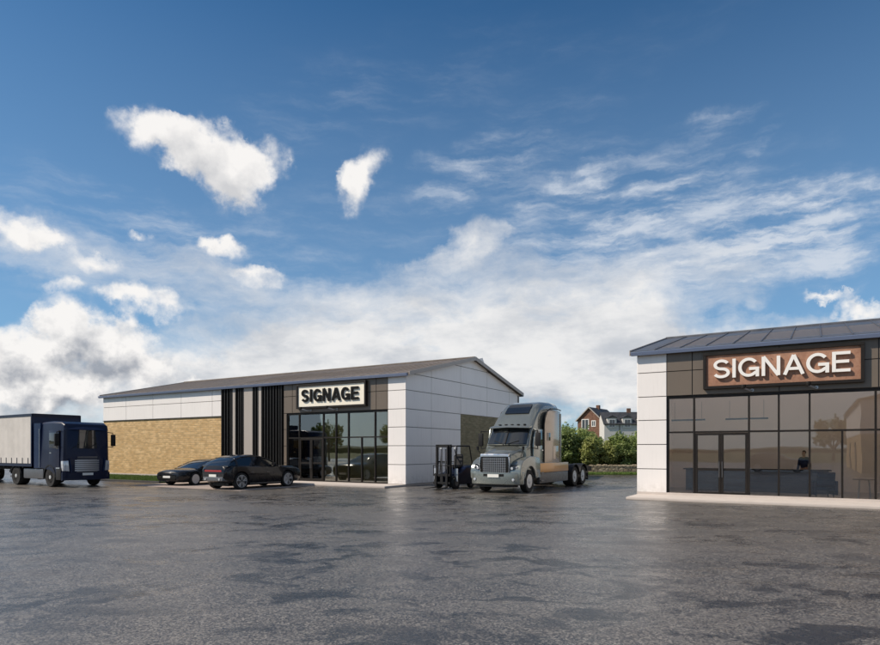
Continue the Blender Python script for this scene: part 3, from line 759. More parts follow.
# ------------------------------------------------------------------ wheels
def wheel(parent, x, y, r, wd, side, rimm=None, spokes=5, truck=False, rim_r=None):
    """axle along Y; side = +1 when the outer face looks to +Y"""
    rr = rim_r or r*.74; h = wd/2; b = MB()
    b.lathe([(rr, -h*.92), (r*.93, -h), (r*.985, -h*.86), (r, -h*.6), (r, h*.6), (r*.985, h*.86), (r*.93, h), (rr, h*.92), (rr*.97, h*.7), (rr*.97, -h*.7), (rr, -h*.92)], (0, 0, 0), 'y', 32)
    w_ = b.build('wheel', M['rubber'], parent, smooth=35, loc=(x, y, r))
    m = MB(); s = side
    if truck:
        m.lathe([(rr, s*h*.90), (rr*.93, s*h*.78), (rr*.86, s*h*.45), (rr*.55, s*h*.42), (rr*.50, s*h*.6), (rr*.36, s*h*.75), (rr*.32, s*h*1.0), (.001, s*h*1.05), (.001, -s*h*.5), (rr*.9, -s*h*.5)], (0, 0, 0), 'y', 28)
        for k in range(10):
            a = 2*math.pi*k/10; m.cyl((rr*.68*math.cos(a), s*h*.40, rr*.68*math.sin(a)), (rr*.68*math.cos(a), s*h*.55, rr*.68*math.sin(a)), rr*.05, n=6)
    else:
        m.lathe([(rr, s*h*.92), (rr*.94, s*h*.95), (rr*.92, s*h*.5), (rr*.90, -s*h*.4), (rr*.98, -s*h*.4)], (0, 0, 0), 'y', 28)
        m.lathe([(rr*.22, s*h*.70), (rr*.18, s*h*.86), (.001, s*h*.88), (.001, -s*h*.3), (rr*.3, -s*h*.3)], (0, 0, 0), 'y', 16)
        for k in range(spokes):
            for da in (-.17, .17):
                a = 2*math.pi*k/spokes+.3; a2 = a+da; c1, s1 = math.cos(a), math.sin(a); c2, s2 = math.cos(a2), math.sin(a2)
                m.cyl((rr*.18*c1, s*h*.72, rr*.18*s1), (rr*.94*c2, s*h*.80, rr*.94*s2), rr*.10, rr*.085, 6)
        dk = MB().lathe([(rr*.88, s*h*.30), (.001, s*h*.32), (.001, -s*h*.2), (rr*.88, -s*h*.2)], (0, 0, 0), 'y', 24)
        dk.build('brake_disc', M['steel'], w_)
    m.build('rim', rimm or M['chrome'], w_, smooth=40)
    return w_

# ------------------------------------------------------------------ cars
def interp(tab, x, k):
    tab = sorted(tab)
    if x <= tab[0][0]: return tab[0][k]
    for a, b in zip(tab[:-1], tab[1:]):
        if x <= b[0]: return a[k]+(b[k]-a[k])*(x-a[0])/(b[0]-a[0])
    return tab[-1][k]
def make_car(name, label, loc, rz, pt, body, roof, wb, rw, group=None, half_w=1.0, cat='car', rear_bar=True):
    c = empty(name, loc, rz, label, cat, group)
    def ring(x, zb, zs, zt, w_):
        hs = [(0, zb), (.78*w_, zb), (.93*w_, zb+.07), (.985*w_, zb+.22), (1.0*w_, zb+.42*(zs-zb)+.06), (.985*w_, zb+.72*(zs-zb)), (.955*w_, zs-.05), (.90*w_, zs), (.62*w_, zt-.015), (.3*w_, zt+.008), (0, zt+.015)]
        return [(x, -a, b) for a, b in hs] + [(x, a, b) for a, b in hs[-2:0:-1]]
    xs = sorted([b[0] for b in body])
    dense = []
    for a, b in zip(xs[:-1], xs[1:]):
        n = max(1, int((b-a)/.2)); dense += [a+(b-a)*i/n for i in range(n)]
    dense.append(xs[-1])
    mb = MB().loft([ring(x, *[interp(body, x, k) for k in (1, 2, 3, 4)]) for x in dense])
    bd = mb.build('body', pt, c, smooth=40)
    cut = MB()
    for x in (wb/2, -wb/2):
        for s in (-1, 1): cut.cyl((x, s*.58, rw+.01), (x, s*1.4, rw+.01), rw*1.14, n=36)
    boolean_cut(bd, cut)
    liner = MB().box(-wb/2-.45, wb/2+.45, -.57, .57, .17, .60).build('underbody', M['chassis'], c)
    # greenhouse
    belt = lambda x: interp(body, x, 3)-.02
    def gr(x, zt, shrink=0, zb_=None):
        zb = zb_ if zb_ is not None else belt(x)-.06
        zt = max(zt, zb+.01)
        wb_ = half_w*.90-shrink; wt = wb_-(zt-zb)*.52
        hs = [(0, zb), (wb_, zb), (wt+.03, zt-.05 if zt-zb > .1 else zt), (wt-.05, zt-.012 if zt-zb > .05 else zt), (wt*.5, zt+.012), (0, zt+.02)]
        return [(x, -a, b) for a, b in hs] + [(x, a, b) for a, b in hs[-2:0:-1]]
    rx = sorted([r_[0] for r_ in roof]); dn = []
    for a, b in zip(rx[:-1], rx[1:]):
        n = max(1, int((b-a)/.15)); dn += [a+(b-a)*i/n for i in range(n)]
    dn.append(rx[-1])
    def zr(x): return interp(roof, x, 1)
    gh = MB().loft([gr(x, zr(x)) for x in dn]).build('windows', M['carglass'], c, smooth=35)
    top = max(r_[1] for r_ in roof)
    xr = [x for x in dn if zr(x) > top-.13]
    rf = MB()
    def roofring(x):
        zb = belt(x)-.06; zt = zr(x); wb_ = half_w*.90; wt = wb_-(zt-zb)*.52
        hs = [(wt+.055, zt-.07), (wt+.04, zt-.035), (wt-.04, zt+.003), (wt*.5, zt+.028), (0, zt+.036)]
        inn_ = [(0, zt-.01), (wt-.02, zt-.05)]
        up = [(x, -a, b) for a, b in hs] + [(x, a, b) for a, b in hs[-2::-1]]
        return up + [(x, inn_[1][0], inn_[1][1]), (x, 0, inn_[0][1]), (x, -inn_[1][0], inn_[1][1])]
    rf.loft([roofring(x) for x in xr]).build('roof', pt, c, smooth=35)
    xf, xb = max(rx), min(rx)
    for s in (-1, 1):
        pl = MB()
        def sp(x, f):  # point on the side of the glass, f = 0 belt .. 1 roof edge
            zb = belt(x)-.06; zt = zr(x); wb_ = half_w*.90; wt = wb_-(zt-zb)*.52
            return (x, s*(wb_+(wt+.03-wb_)*f+.012), zb+(zt-.05-zb)*f)
        pts = [sp(x, 1.0) for x in dn if zr(x)-belt(x) > .08]
        pl.tube(pts, .032, 6)
        xm = (max(xr)+min(xr))/2+.1
        pl.tube([sp(xm, .1), sp(xm, 1)], .035, 6)
        xq = min(xr)+.0
        pl.tube([sp(xq, .1), sp(xq-.02, 1)], .045, 6)
        pl.build('pillar', pt, c, smooth=60)
    for x in (wb/2, -wb/2):
        for s in (-1, 1): wheel(c, x, s*(half_w*.985-.115), rw, .26, s, M['rimcar'])
    xF, xR = max(xs), min(xs)
    zs = interp(body, xF-.15, 2)
    for s in (-1, 1):
        h = MB().loft([[(xF-.02-.0, s*.45, zs-.14), (xF-.02, s*.45, zs-.05), (xF-.10, s*.47, zs-.02)], [(xF-.05, s*.68, zs-.15), (xF-.06, s*.68, zs-.03), (xF-.16, s*.68, zs+.01)], [(xF-.22, s*.87, zs-.10), (xF-.24, s*.88, zs-.02), (xF-.36, s*.86, zs+.015)]])
        h.build('headlight', M['lens'], c, bevel=.012)
        mm = MB().loft([[(.0, 0, 0), (-.09, 0, -.02), (-.09, 0, .10), (.0, 0, .09)], [(.03, s*.14, .0), (-.09, s*.16, 0), (-.09, s*.16, .12), (.0, s*.14, .11)]])
        xmir = max(x for x in dn if zr(x)-belt(x) > .18); mo = mm.build('mirror', pt, c, bevel=.02, loc=(xmir-.02, s*half_w*.90, belt(xmir)+.02))
    zr_ = interp(body, xR+.1, 2)
    bar = MB().loft([[(xR+.18, -.86*half_w, zr_-.20), (xR+.18, -.86*half_w, zr_-.12), (xR+.26, -.88*half_w, zr_-.12)], [(xR-.012, -.60, zr_-.20), (xR-.005, -.60, zr_-.11), (xR+.05, -.6, zr_-.11)], [(xR-.012, .60, zr_-.20), (xR-.005, .60, zr_-.11), (xR+.05, .6, zr_-.11)], [(xR+.18, .86*half_w, zr_-.20), (xR+.18, .86*half_w, zr_-.12), (xR+.26, .88*half_w, zr_-.12)]])
    bar.build('tail_light', M['red_lens'], c)
    MB().box(xR-.03, xR+.06, -.26, .26, zr_-.44, zr_-.32).build('number_plate', M['plate'], c)
    MB().box(xF-.08, xF+.03, -.26, .26, .42, .53).build('number_plate', M['plate'], c)
    zb0 = interp(body, xR, 1)
    MB().prism_z([(xR+.02-.05, -.70), (xR+.02-.05, .70), (xR+.35, .90), (xR+.6, .90), (xR+.6, -.90), (xR+.35, -.90)], zb0-.09, zb0+.10).build('rear_bumper', M['grille_dark'], c, bevel=.03)
    gl = MB().prism_z([(xF+.015, -.62), (xF+.015, .62), (xF-.35, .62), (xF-.35, -.62)], .30, .52).build('front_grille', M['black'], c, bevel=.02)
    sill = MB()
    for s in (-1, 1): sill.box(-wb/2+rw*1.25, wb/2-rw*1.25, s*half_w*.955-.03, s*half_w*.955+.03, .255, .30)
    sill.build('sill_trim', M['steel'], c, bevel=.01)
    hd = MB()
    for s in (-1, 1):
        for x in (.15, -.85): hd.box(x-.1, x+.1, s*half_w*.985-.012, s*half_w*.985+.014, .80, .825)
    hd.build('door_handle', M['steel'], c)
    ex = MB()
    for s in (-1, 1): ex.cyl((xR-.06, s*.5, zb0-.01), (xR+.2, s*.5, zb0-.01), .055, n=14)
    ex.build('exhaust', M['chrome'], c, smooth=40)
    return c
M['truckrim'] = simple('polished_truck_rim', (.60, .60, .59), .32, .35, .06)
M['rimcar'] = simple('alloy_rim', (.62, .60, .58), .4, .1, .06)
M['grille_dark'] = simple('grey_bumper_trim', (.13, .135, .145), .4, .4, .1)
SUV_B = [(2.58,.44,.74,.84,.70),(2.52,.34,.86,.95,.84),(2.38,.28,.94,1.02,.92),(2.1,.26,.98,1.07,.98),(1.6,.27,1.01,1.10,1.0),(1.0,.27,1.05,1.14,1.0),(0,.27,1.10,1.17,.99),(-1.2,.27,1.15,1.22,1.0),(-1.9,.29,1.16,1.24,.99),(-2.15,.38,1.12,1.22,.95),(-2.30,.46,1.05,1.16,.88),(-2.38,.52,.92,1.0,.78)]
SUV_R = [(1.15,1.06),(.75,1.28),(.35,1.47),(0,1.58),(-.4,1.64),(-.9,1.64),(-1.35,1.60),(-1.7,1.51),(-2.0,1.38),(-2.18,1.24),(-2.26,1.16)]
SED_B = [(2.5,.36,.58,.66,.70),(2.44,.26,.68,.75,.82),(2.3,.22,.74,.81,.91),(2.05,.20,.78,.85,.96),(1.5,.19,.80,.88,.97),(.9,.19,.83,.93,.97),(0,.19,.86,.95,.96),(-1.2,.19,.90,.98,.98),(-1.9,.22,.92,.98,.97),(-2.3,.32,.90,.95,.92),(-2.48,.42,.82,.88,.84)]
SED_R = [(1.2,.90),(.8,1.08),(.4,1.24),(.05,1.33),(-.4,1.38),(-.8,1.36),(-1.3,1.26),(-1.7,1.12),(-2.1,.98)]
AUP = math.atan2(.8575, .5145); ADN = AUP+math.pi
# coupe-style suv, tail to the camera; right rear wheel stands at px 241
suv = make_car('parked_car', 'black coupe style SUV parked tail first toward the yard, nose to the battens', (-9.50, 31.6, 0), AUP-.02, M['blackpaint'], SUV_B, SUV_R, 3.0, .405, 'cars parked in front of the far unit')
sed = make_car('parked_car', 'low black saloon parked nose out beside the stone wall', (-13.35, 35.2, 0), ADN+.10, M['greypaint'], SED_B, SED_R, 2.95, .345, 'cars parked in front of the far unit')
k1 = make_car('parked_car', 'dark estate car standing across the yard, faintly mirrored in the near shop glass', (-7.0, -6.3, 0), RZ, M['greypaint'], SUV_B, SUV_R, 3.0, .385, 'cars across the yard seen in the glass')

# ------------------------------------------------------------------ rounded ring for cabs
def rring(x, hw, z0, z1, rt, rb=.04, n=5, taper=0.0):
    """rounded-rectangle section in the YZ plane; hw at foot, narrowed by taper at the top"""
    pts = []
    def arc_(cy, cz, r_, a0, a1):
        for i in range(n+1):
            a = R(a0+(a1-a0)*i/n); pts.append((x, cy+r_*math.cos(a), cz+r_*math.sin(a)))
    ht = hw-taper
    arc_(ht-rt, z1-rt, rt, 0, 90); arc_(-(ht-rt), z1-rt, rt, 90, 180)
    arc_(-(hw-rb), z0+rb, rb, 180, 270); arc_(hw-rb, z0+rb, rb, 270, 360)
    return pts

# ------------------------------------------------------------------ bonneted tractor unit
T = empty('truck_tractor', (3.22, 28.78, 0), ADN, 'sage green bonneted lorry tractor with tall sleeper cab and sides painted in warm reflected colour', 'truck')
st = [(.45,1.02,2.02,.10,.02),(.33,1.07,2.10,.12,.02),(.12,1.10,2.40,.16,.05),(-.16,1.12,2.90,.2,.09),(-.26,1.14,3.02,.22,.10),(-.6,1.16,3.42,.30,.14),(-1.0,1.17,3.80,.36,.17),(-1.4,1.18,4.07,.40,.19),(-2.0,1.18,4.22,.40,.18),(-2.8,1.18,4.26,.38,.16),(-3.42,1.18,4.22,.34,.14),(-3.52,1.13,4.15,.30,.12)]
cb = MB().loft([rring(x, hw, .95, z1, rt, .05, 6, tp) for x, hw, z1, rt, tp in st]).build('cab', M['sage'], T, smooth=38)
# bonnet with crowned top
NX = .42
def hood_ring(x, hw, z0, z1, cr):
    p = [(hw, z0), (hw, z1-.22), (hw*.95, z1-.10), (hw*.82, z1-.03), (hw*.5, z1+cr*.6), (0, z1+cr)]
    return [(x, a, b) for a, b in p] + [(x, -a, b) for a, b in p[-2::-1]]
MB().loft([hood_ring(1.17+NX, .62, .80, 1.62, .03), hood_ring(1.08+NX, .68, .78, 1.73, .04), hood_ring(.90+NX, .74, .75, 1.82, .05), hood_ring(.55+NX, .82, .75, 1.92, .06), hood_ring(.50, .90, .75, 2.02, .06), hood_ring(.05, .97, .75, 2.13, .05)]).build('bonnet', M['sage'], T, smooth=50)
for s in (-1, 1):
    prof = [(1.12+NX,.62),(1.16+NX,.95),(1.06+NX,1.22),(.86+NX,1.40),(.50+NX,1.54),(.10+NX,1.62),(-.35+NX,1.62),(-.60,1.55),(-.72,1.2),(-.72,.62)]
    arch = [(NX+.60*math.cos(R(a)), .54+.62*math.sin(R(a))) for a in range(172, 0, -12)]
    f = MB(); n = len(prof)
    pts = prof + [(-.64+NX, .62)] + [(a, b) for a, b in arch if b > .6] + [(.66+NX, .62)]
    f.prism_y(pts, s*.66, s*1.22)
    f.build('wing', M['sage'], T, bevel=.08, seg=3)
    # swept headlamp set into the wing corner, dark housing with a bright reflector
    hl = MB().loft([[(1.185+NX, s*.70, 1.02), (1.175+NX, s*.70, 1.14), (1.0+NX, s*.72, 1.22)], [(1.17+NX, s*.92, 1.04), (1.13+NX, s*.94, 1.20), (.95+NX, s*.94, 1.30)], [(.98+NX, s*1.18, 1.12), (.88+NX, s*1.21, 1.34), (.76+NX, s*1.19, 1.42)]]).build('headlight', M['carglass'], T, bevel=.02)
    MB().cyl((1.17+NX, s*.83, 1.10), (1.195+NX, s*.83, 1.10), .05, .06, 14).cyl((1.10+NX, s*1.02, 1.15), (1.13+NX, s*1.03, 1.15), .04, .05, 14).build('reflector', M['lens'], hl, smooth=40)
    MB().lathe([(.055, 0), (.06, .02), (.04, .03), (.001, .03), (.001, -.05), (.055, -.05)], (1.26+NX, s*.93, .60), 'x', 18).build('fog_lamp', M['lens'], T, smooth=40)
# grille
MB().prism_x([(-.64, .90), (.64, .90), (.70, 1.20), (.66, 1.60), (-.66, 1.60), (-.70, 1.20)], 1.10+NX, 1.205+NX).build('grille', M['black'], T, bevel=.04)
sl_ = MB()
for i in range(9):
    z = .95+i*.072; sl_.box(1.20+NX, 1.222+NX, -.56, .56, z, z+.014)
for i in range(11):
    y = -.50+i*.10; sl_.box(1.195+NX, 1.218+NX, y-.005, y+.005, .92, 1.56)
sl_.build('grille_bars', M['grille'], T)
sg = MB()
sg.prism_y([(1.12+NX,1.60),(1.24+NX,1.60),(1.22+NX,1.72),(1.04+NX,1.76)], -.68, .68)
for s in (-1, 1): sg.prism_x([(s*.645, .86), (s*.685, .86), (s*.745, 1.2), (s*.705, 1.6), (s*.665, 1.6), (s*.705, 1.2)], 1.12+NX, 1.222+NX)
sg.build('grille_surround', M['chrome'], T, bevel=.02)
MB().box(1.23+NX, 1.245+NX, -.60, .60, 1.63, 1.67).build('trim', M['grille'], T)
plan = [(1.28,-.80),(1.31,0),(1.28,.80),(1.15,1.14),(.92,1.25),(.78,1.25),(.78,-1.25),(.92,-1.25),(1.15,-1.14)]
plan = [(a+NX, b) for a, b in plan]
MB().prism_z(plan, .38, .92).build('bumper', M['sage'], T, bevel=.06, seg=3)
MB().prism_z([(a+(.008 if a-NX > 1 else 0), b*.70) for a, b in plan], .74, .85).build('air_intake', M['black'], T)
MB().prism_z([(1.20+NX,-.9),(1.22+NX,0),(1.20+NX,.9),(.9+NX,1.0),(.9+NX,-1.0)], .28, .38).build('air_dam', M['chassis'], T)
MB().box(1.325+NX, 1.342+NX, -.27, .27, .70, .84).build('number_plate', M['plate'], T)
# windscreen in two halves
def wpt(f, g, off=.012):      # f across, g up the rake
    x = .33+(-.16-.33)*g; z = 2.13+(2.87-2.13)*g
    hwid = 1.0-.07*g; y = f*hwid; x += .16*(1-f*f)
    n_ = Vector((.86, 0, .51)); return Vector((x, y, z)) + n_*off
for s in (-1, 1):
    fs = [s*(.03+.93*i/6) for i in range(7)]
    g0 = MB(); vs = []; fcs = []
    for off in (.03, .012):
        for gg in (.04, .5, .97):
            for f in fs: vs.append(wpt(f, gg, off))
    for L_ in (0, 21):
        for r_ in range(2):
            for k in range(6):
                a = L_+r_*7+k; fcs.append((a, a+1, a+8, a+7))
    g0.add(vs, fcs); g0.build('windscreen', M['carglass'], T, smooth=60)
fill = MB().loft([[tuple(wpt(f, gg, .0)) for gg in (0, 1)] + [(wpt(f, 1, 0).x-.4, wpt(f, 1, 0).y, 2.87), (wpt(f, 1, 0).x-.4, wpt(f, 0, 0).y, 2.05)] for f in [-1+.25*i for i in range(9)]])
fill.build('screen_frame', M['sage'], T, smooth=60)
MB().tube([wpt(0, .02, .03), wpt(0, .98, .03)], .018).build('screen_bar', M['frame'], T)
wp = MB()
for s in (-1, 1): wp.tube([wpt(s*.1, .02, .05), wpt(s*.62, .22, .05)], .012, 6)
wp.build('wiper', M['black'], T)
vz = MB().loft([[(.10, -1.0, 2.90), (-.2, -1.0, 2.92), (-.25, -1.0, 3.02), (.06, -1.0, 2.95)], [(.28, 0, 2.93), (-.2, 0, 2.92), (-.25, 0, 3.06), (.22, 0, 3.0)], [(.10, 1.0, 2.90), (-.2, 1.0, 2.92), (-.25, 1.0, 3.02), (.06, 1.0, 2.95)]])
vz.build('sun_visor', M['sage'], T, smooth=50)
for i in range(5): MB().box(-.30-.01, -.20, -.62+i*.31-.05, -.62+i*.31+.05, 3.05, 3.10).build('marker_lamp', M['chassis'], T, bevel=.01)
# roof window set in the fairing
def fz(x): return interp([(a[0], a[2]) for a in st], x, 1)
rw_ = MB(); vs = []
for off in (.05, .02):
    for x in (-.78, -1.08, -1.38):
        for y in (-.60, -.2, .2, .60): vs.append((x+off*.6, y*(1.0 if x > -1.2 else .92), fz(x)+off*.7))
fcs = []
for L_ in (0, 12):
    for r_ in range(2):
        for k in range(3): a = L_+r_*4+k; fcs.append((a, a+1, a+5, a+4))
for lp in [[0,1,2,3,7,11,10,9,8,4]]:
    for a, b in zip(lp, lp[1:]+lp[:1]): fcs.append((a, b, b+12, a+12))
rw_.add(vs, fcs); rw_.build('roof_window', M['carglass'], T, smooth=40)
# doors, windows, sleeper side panels
for s in (-1, 1):
    yy = lambda d: s*(1.16+d)
    dr = MB().prism_y([(-.02,1.00),(-.02,2.15),(-.28,2.86),(-1.20,2.86),(-1.20,1.00)], yy(-.06), yy(.012)); d_ = dr.build('door', M['sage'], T, bevel=.015)
    MB().prism_y([(-.10,2.14),(-.33,2.76),(-1.10,2.76),(-1.10,2.10)], yy(.0), yy(.022)).build('window', M['carglass'], d_, bevel=.01)
    MB().box(-1.08, -.92, min(yy(.01), yy(.05)), max(yy(.01), yy(.05)), 1.86, 1.91).build('handle', M['chrome'], d_)
    # arched panel on the sleeper side
    ap = [(-1.30,1.30),(-1.30,3.05),(-1.42,3.38),(-1.66,3.66),(-2.0,3.80),(-2.9,3.84),(-3.42,3.80),(-3.42,1.30)]
    MB().prism_y(ap, yy(-.03), yy(.028)).build('sleeper_side', M['tan'], T, bevel=.012)
    tr_ = MB(); ap2 = [(-1.24,1.30),(-1.24,3.08),(-1.38,3.45),(-1.64,3.74),(-2.0,3.87),(-2.9,3.91),(-3.46,3.86)]
    tr_.tube([(a, yy(.03), b) for a, b in ap2], .028, 6); tr_.build('trim', M['black'], T)
    MB().box(-2.05, -1.60, min(yy(.02), yy(.036)), max(yy(.02), yy(.036)), 2.35, 2.72).build('window', M['carglass'], T, bevel=.03)
    hb = MB().box(-3.1, -2.4, min(yy(.02), yy(.036)), max(yy(.02), yy(.036)), 1.45, 2.1); hb.build('locker_door', M['tan'], T, bevel=.02)
    MB().box(-3.49, -3.40, s*1.18-.01, s*1.18+.03, 1.3, 3.7).build('side_extender', M['sage'], T)
    # lower skirts: strip in painted reflected orange, dark panel, step
    MB().box(-4.6, -.75, min(yy(-.10), yy(.03)), max(yy(-.10), yy(.03)), .84, 1.28).build('side_skirt', M['bronze'], T, bevel=.03)
    MB().box(-4.6, -.75, min(yy(-.14), yy(.01)), max(yy(-.14), yy(.01)), .34, .83).build('lower_skirt', M['sage_dark'] if 'sage_dark' in M else M['dgrey'], T, bevel=.03)
    stp = MB()
    for z in (.45, .82): stp.box(-1.15, -.80, min(yy(0), yy(.06)), max(yy(0), yy(.06)), z, z+.05)
    stp.build('step', M['steel'], T)
    # mirrors
    mr = MB(); mr.tube([(.02, s*1.12, 2.75), (.12, s*1.42, 2.78), (.12, s*1.42, 1.95), (.05, s*1.12, 2.0)], .022, 6); mro = mr.build('mirror_arm', M['chassis'], T)
    MB().box(.06, .17, s*1.44-.12, s*1.44+.12, 2.08, 2.68).build('mirror', M['chassis'], mro, bevel=.035)
    # hood mirror
    MB().tube([(.92, s*.95, 1.60), (1.05, s*1.12, 1.92)], .014, 6).cyl((1.05, s*1.12, 1.90), (1.05, s*1.12, 2.06), .06, .06, 10).build('bonnet_mirror', M['chassis'], T)
# chassis
ch = MB()
for s in (-1, 1): ch.box(-8.6, 1.3, s*.42-.04, s*.42+.04, .72, 1.02)
for x in (-8.5, -7.0, -5.8, -4.6, -2.0): ch.box(x-.05, x+.05, -.42, .42, .76, .98)
ch.cyl((NX, -1.0, .5), (NX, 1.0, .5), .07); 
for x in (-5.75, -7.1): ch.cyl((x, -.9, .52), (x, .9, .52), .10); ch.cyl((x, -.18, .52), (x, .18, .52), .24)
ch.build('chassis', M['chassis'], T)
dk = MB(); dk.box(-5.2, -3.6, -.55, .55, 1.02, 1.06); dk.build('deck_plate', M['bronze'], T)
fw5 = MB().lathe([(.48, 0), (.48, .06), (.1, .09), (.1, 0)], (-6.4, 0, 1.12), 'z', 24).box(-6.8, -6.0, -.45, .45, 1.02, 1.12); fw5.build('fifth_wheel', M['steel'], T)
mg = MB()
for s in (-1, 1):
    for x in (-5.75, -7.1):
        pa = [(x+.66*math.cos(R(a)), .52+.64*math.sin(R(a))) for a in range(20, 161, 10)]
        pb_ = [(x+.63*math.cos(R(a)), .52+.61*math.sin(R(a))) for a in range(160, 19, -10)]
        mg.prism_y(pa+pb_, s*.62, s*1.20)
mg.build('mudguard', M['chassis'], T)
for s in (-1, 1): MB().box(-7.85, -7.82, s*.9-.3, s*.9+.3, .25, 1.05).build('mudflap', M['rubber'], T)
MB().box(-8.64, -8.56, -1.15, 1.15, .70, .98).build('rear_bar', M['chassis'], T)
for s in (-1, 1): MB().box(-8.67, -8.64, s*.95-.16, s*.95+.16, .78, .92).build('tail_lamp', M['red_lens'], T)
for s in (-1, 1):
    wheel(T, NX, s*1.02, .51, .30, s, M['truckrim'], truck=True, rim_r=.31)
    for x in (-5.75, -7.1): wheel(T, x, s*.88, .51, .56, s, M['grille'], truck=True, rim_r=.31)
for s in (-1, 1): MB().cyl((-3.72, s*.95, 1.1), (-3.72, s*.95, 3.7), .085, n=16).build('exhaust_stack', M['chrome'], T, smooth=40)
MB().box(-3.75, -3.6, -.9, .9, 1.1, 1.3).build('bracket', M['chassis'], T)

# ------------------------------------------------------------------ cab-over lorry with curtain trailer
LA = R(-33); Lh = Vector((math.cos(LA), math.sin(LA), 0)); Ll = Vector((-Lh.y, Lh.x, 0))
Lo = Vector((-19.95, 32.05, 0)) + Ll*1.1
V = empty('articulated_lorry', Lo, LA, 'navy cab over lorry with a pale curtain sided trailer', 'lorry')
hwc = 1.2
MB().loft([rring(1.34, 1.08, .48, 3.08, .12, .06, 5, .05), rring(1.26, 1.17, .45, 3.22, .15, .05, 5, .06), rring(1.0, hwc, .45, 3.34, .16, .04, 5, .07), rring(.0, hwc, .85, 3.38, .16, .04, 5, .08), rring(-.95, hwc, .95, 3.36, .16, .04, 5, .08)]).build('cab', M['navy'], V, smooth=35)
ws = MB().loft([[(1.365-.10*f*f, f*1.06, 1.98), (1.355-.10*f*f, f*1.04, 2.92), (1.30-.10*f*f, f*1.04, 2.92), (1.30-.10*f*f, f*1.06, 1.98)] for f in [-1+.2*i for i in range(11)]])
ws.build('windscreen', M['lorryglass'] if 'lorryglass' in M else M['carglass'], V, smooth=50)
MB().loft([[(1.45-.12*f*f, f*1.1, 2.93), (1.36-.12*f*f, f*1.1, 3.08), (1.30-.12*f*f, f*1.1, 3.08), (1.30-.12*f*f, f*1.1, 2.95)] for f in [-1+.25*i for i in range(9)]]).build('sun_visor', M['navy_mid'], V, smooth=50)
wps = MB()
for y0_ in (-.75, .05, .7): wps.tube([(1.40-.1*y0_*y0_, y0_, 1.98), (1.385-.1*(y0_+.35)**2, y0_+.35, 2.2)], .012, 6)
wps.build('wiper', M['black'], V)
MB().loft([[(1.385-.10*f*f, f*.80, .76), (1.375-.10*f*f, f*.88, 1.44), (1.30-.10*f*f, f*.88, 1.44), (1.30-.10*f*f, f*.80, .76)] for f in [-1+.25*i for i in range(9)]]).build('grille', M['grille_dark'], V, smooth=50)
gb = MB()
for i in range(6):
    z = .82+i*.10
    gb.loft([[(1.41-.10*f*f, f*.74, z), (1.41-.10*f*f, f*.74, z+.062), (1.38-.10*f*f, f*.74, z+.062), (1.38-.10*f*f, f*.74, z)] for f in [-1+.25*i_ for i_ in range(9)]])
gb.build('grille_bars', M['grille'], V)
for s in (-1, 1):
    MB().prism_x([(s*.82, .74), (s*.92, 1.46), (s*.88, 1.46), (s*.78, .74)], 1.28, 1.40).build('grille_edge', M['navy_mid'], V)
    MB().loft([[(1.39, s*.90, .82), (1.385, s*.95, 1.36), (1.2, s*.95, 1.36), (1.2, s*.90, .82)], [(1.31, s*1.17, .84), (1.30, s*1.18, 1.34), (1.1, s*1.18, 1.34), (1.1, s*1.17, .84)]]).build('headlight', M['lens'], V, bevel=.02)
    MB().box(1.20, 1.26, s*.98-.1, s*.98+.1, .58, .68).build('fog_lamp', M['lens'], V, bevel=.01)
MB().loft([[(1.42-.13*f*f, f*1.2, .36), (1.42-.13*f*f, f*1.2, .74), (1.1, f*1.18, .74), (1.1, f*1.18, .36)] for f in [-1+.25*i for i in range(9)]]).build('bumper', M['navy'], V, smooth=40)
MB().box(1.405, 1.425, -.27, .27, .60, .72).build('number_plate', M['plate'], V)
MB().box(1.36, 1.385, -.5, .5, 1.50, 1.56).build('trim', M['steel'], V)
for s in (-1, 1):
    d_ = MB().prism_y([(1.0,1.0),(1.0,2.0),(.95,2.9),(-.05,2.9),(-.05,1.0)], s*1.17, s*1.212).build('door', M['navy'], V, bevel=.01)
    MB().prism_y([(.92,1.95),(.88,2.78),(.02,2.78),(.02,2.02)], s*1.19, s*1.222).build('window', M['carglass'], d_, bevel=.01)
    MB().box(.05, .22, s*1.215-.012, s*1.215+.02, 1.72, 1.77).build('handle', M['chrome'], d_)
    mo = MB().tube([(1.05, s*1.15, 2.85), (1.2, s*1.42, 2.80), (1.2, s*1.42, 2.05), (1.05, s*1.16, 2.05)], .02, 6).build('mirror_arm', M['black'], V)
    MB().box(1.16, 1.28, s*1.43-.11, s*1.43+.11, 2.1, 2.72).build('mirror', M['black'], mo, bevel=.03)
    # wheel arch, steps, air fairings behind the cab
    pa = [(.64*math.cos(R(a)), .5+.64*math.sin(R(a))) for a in range(0, 181, 12)]; pb_ = [(.58*math.cos(R(a)), .5+.58*math.sin(R(a))) for a in range(180, -1, -12)]
    MB().prism_y(pa+pb_, s*.80, s*1.215).build('wheel_arch', M['black'], V)
    MB().box(.66, 1.15, s*1.13-.08, s*1.13+.08, .38, .98).build('step', M['chassis'], V, bevel=.02)
    MB().box(.70, 1.05, s*1.2-.03, s*1.2+.03, .95, 1.01).build('step_plate', M['grille'], V)
    MB().prism_z([(-.96, s*1.19), (-1.55, s*1.24), (-1.55, s*1.20), (-.96, s*1.14)], .95, 3.3).build('side_fairing', M['navy_mid'], V)
    MB().box(-2.9, -.75, s*1.0-.17, s*1.0+.17, .38, .92).build('fuel_tank', M['steel'], V, bevel=.08)
    tl = MB(); tl.tube([(-1.02, s*1.225, 1.0), (-1.02, s*1.225, 3.0)], .018, 6); tl.build('grab_rail', M['chrome'], V)
ch = MB()
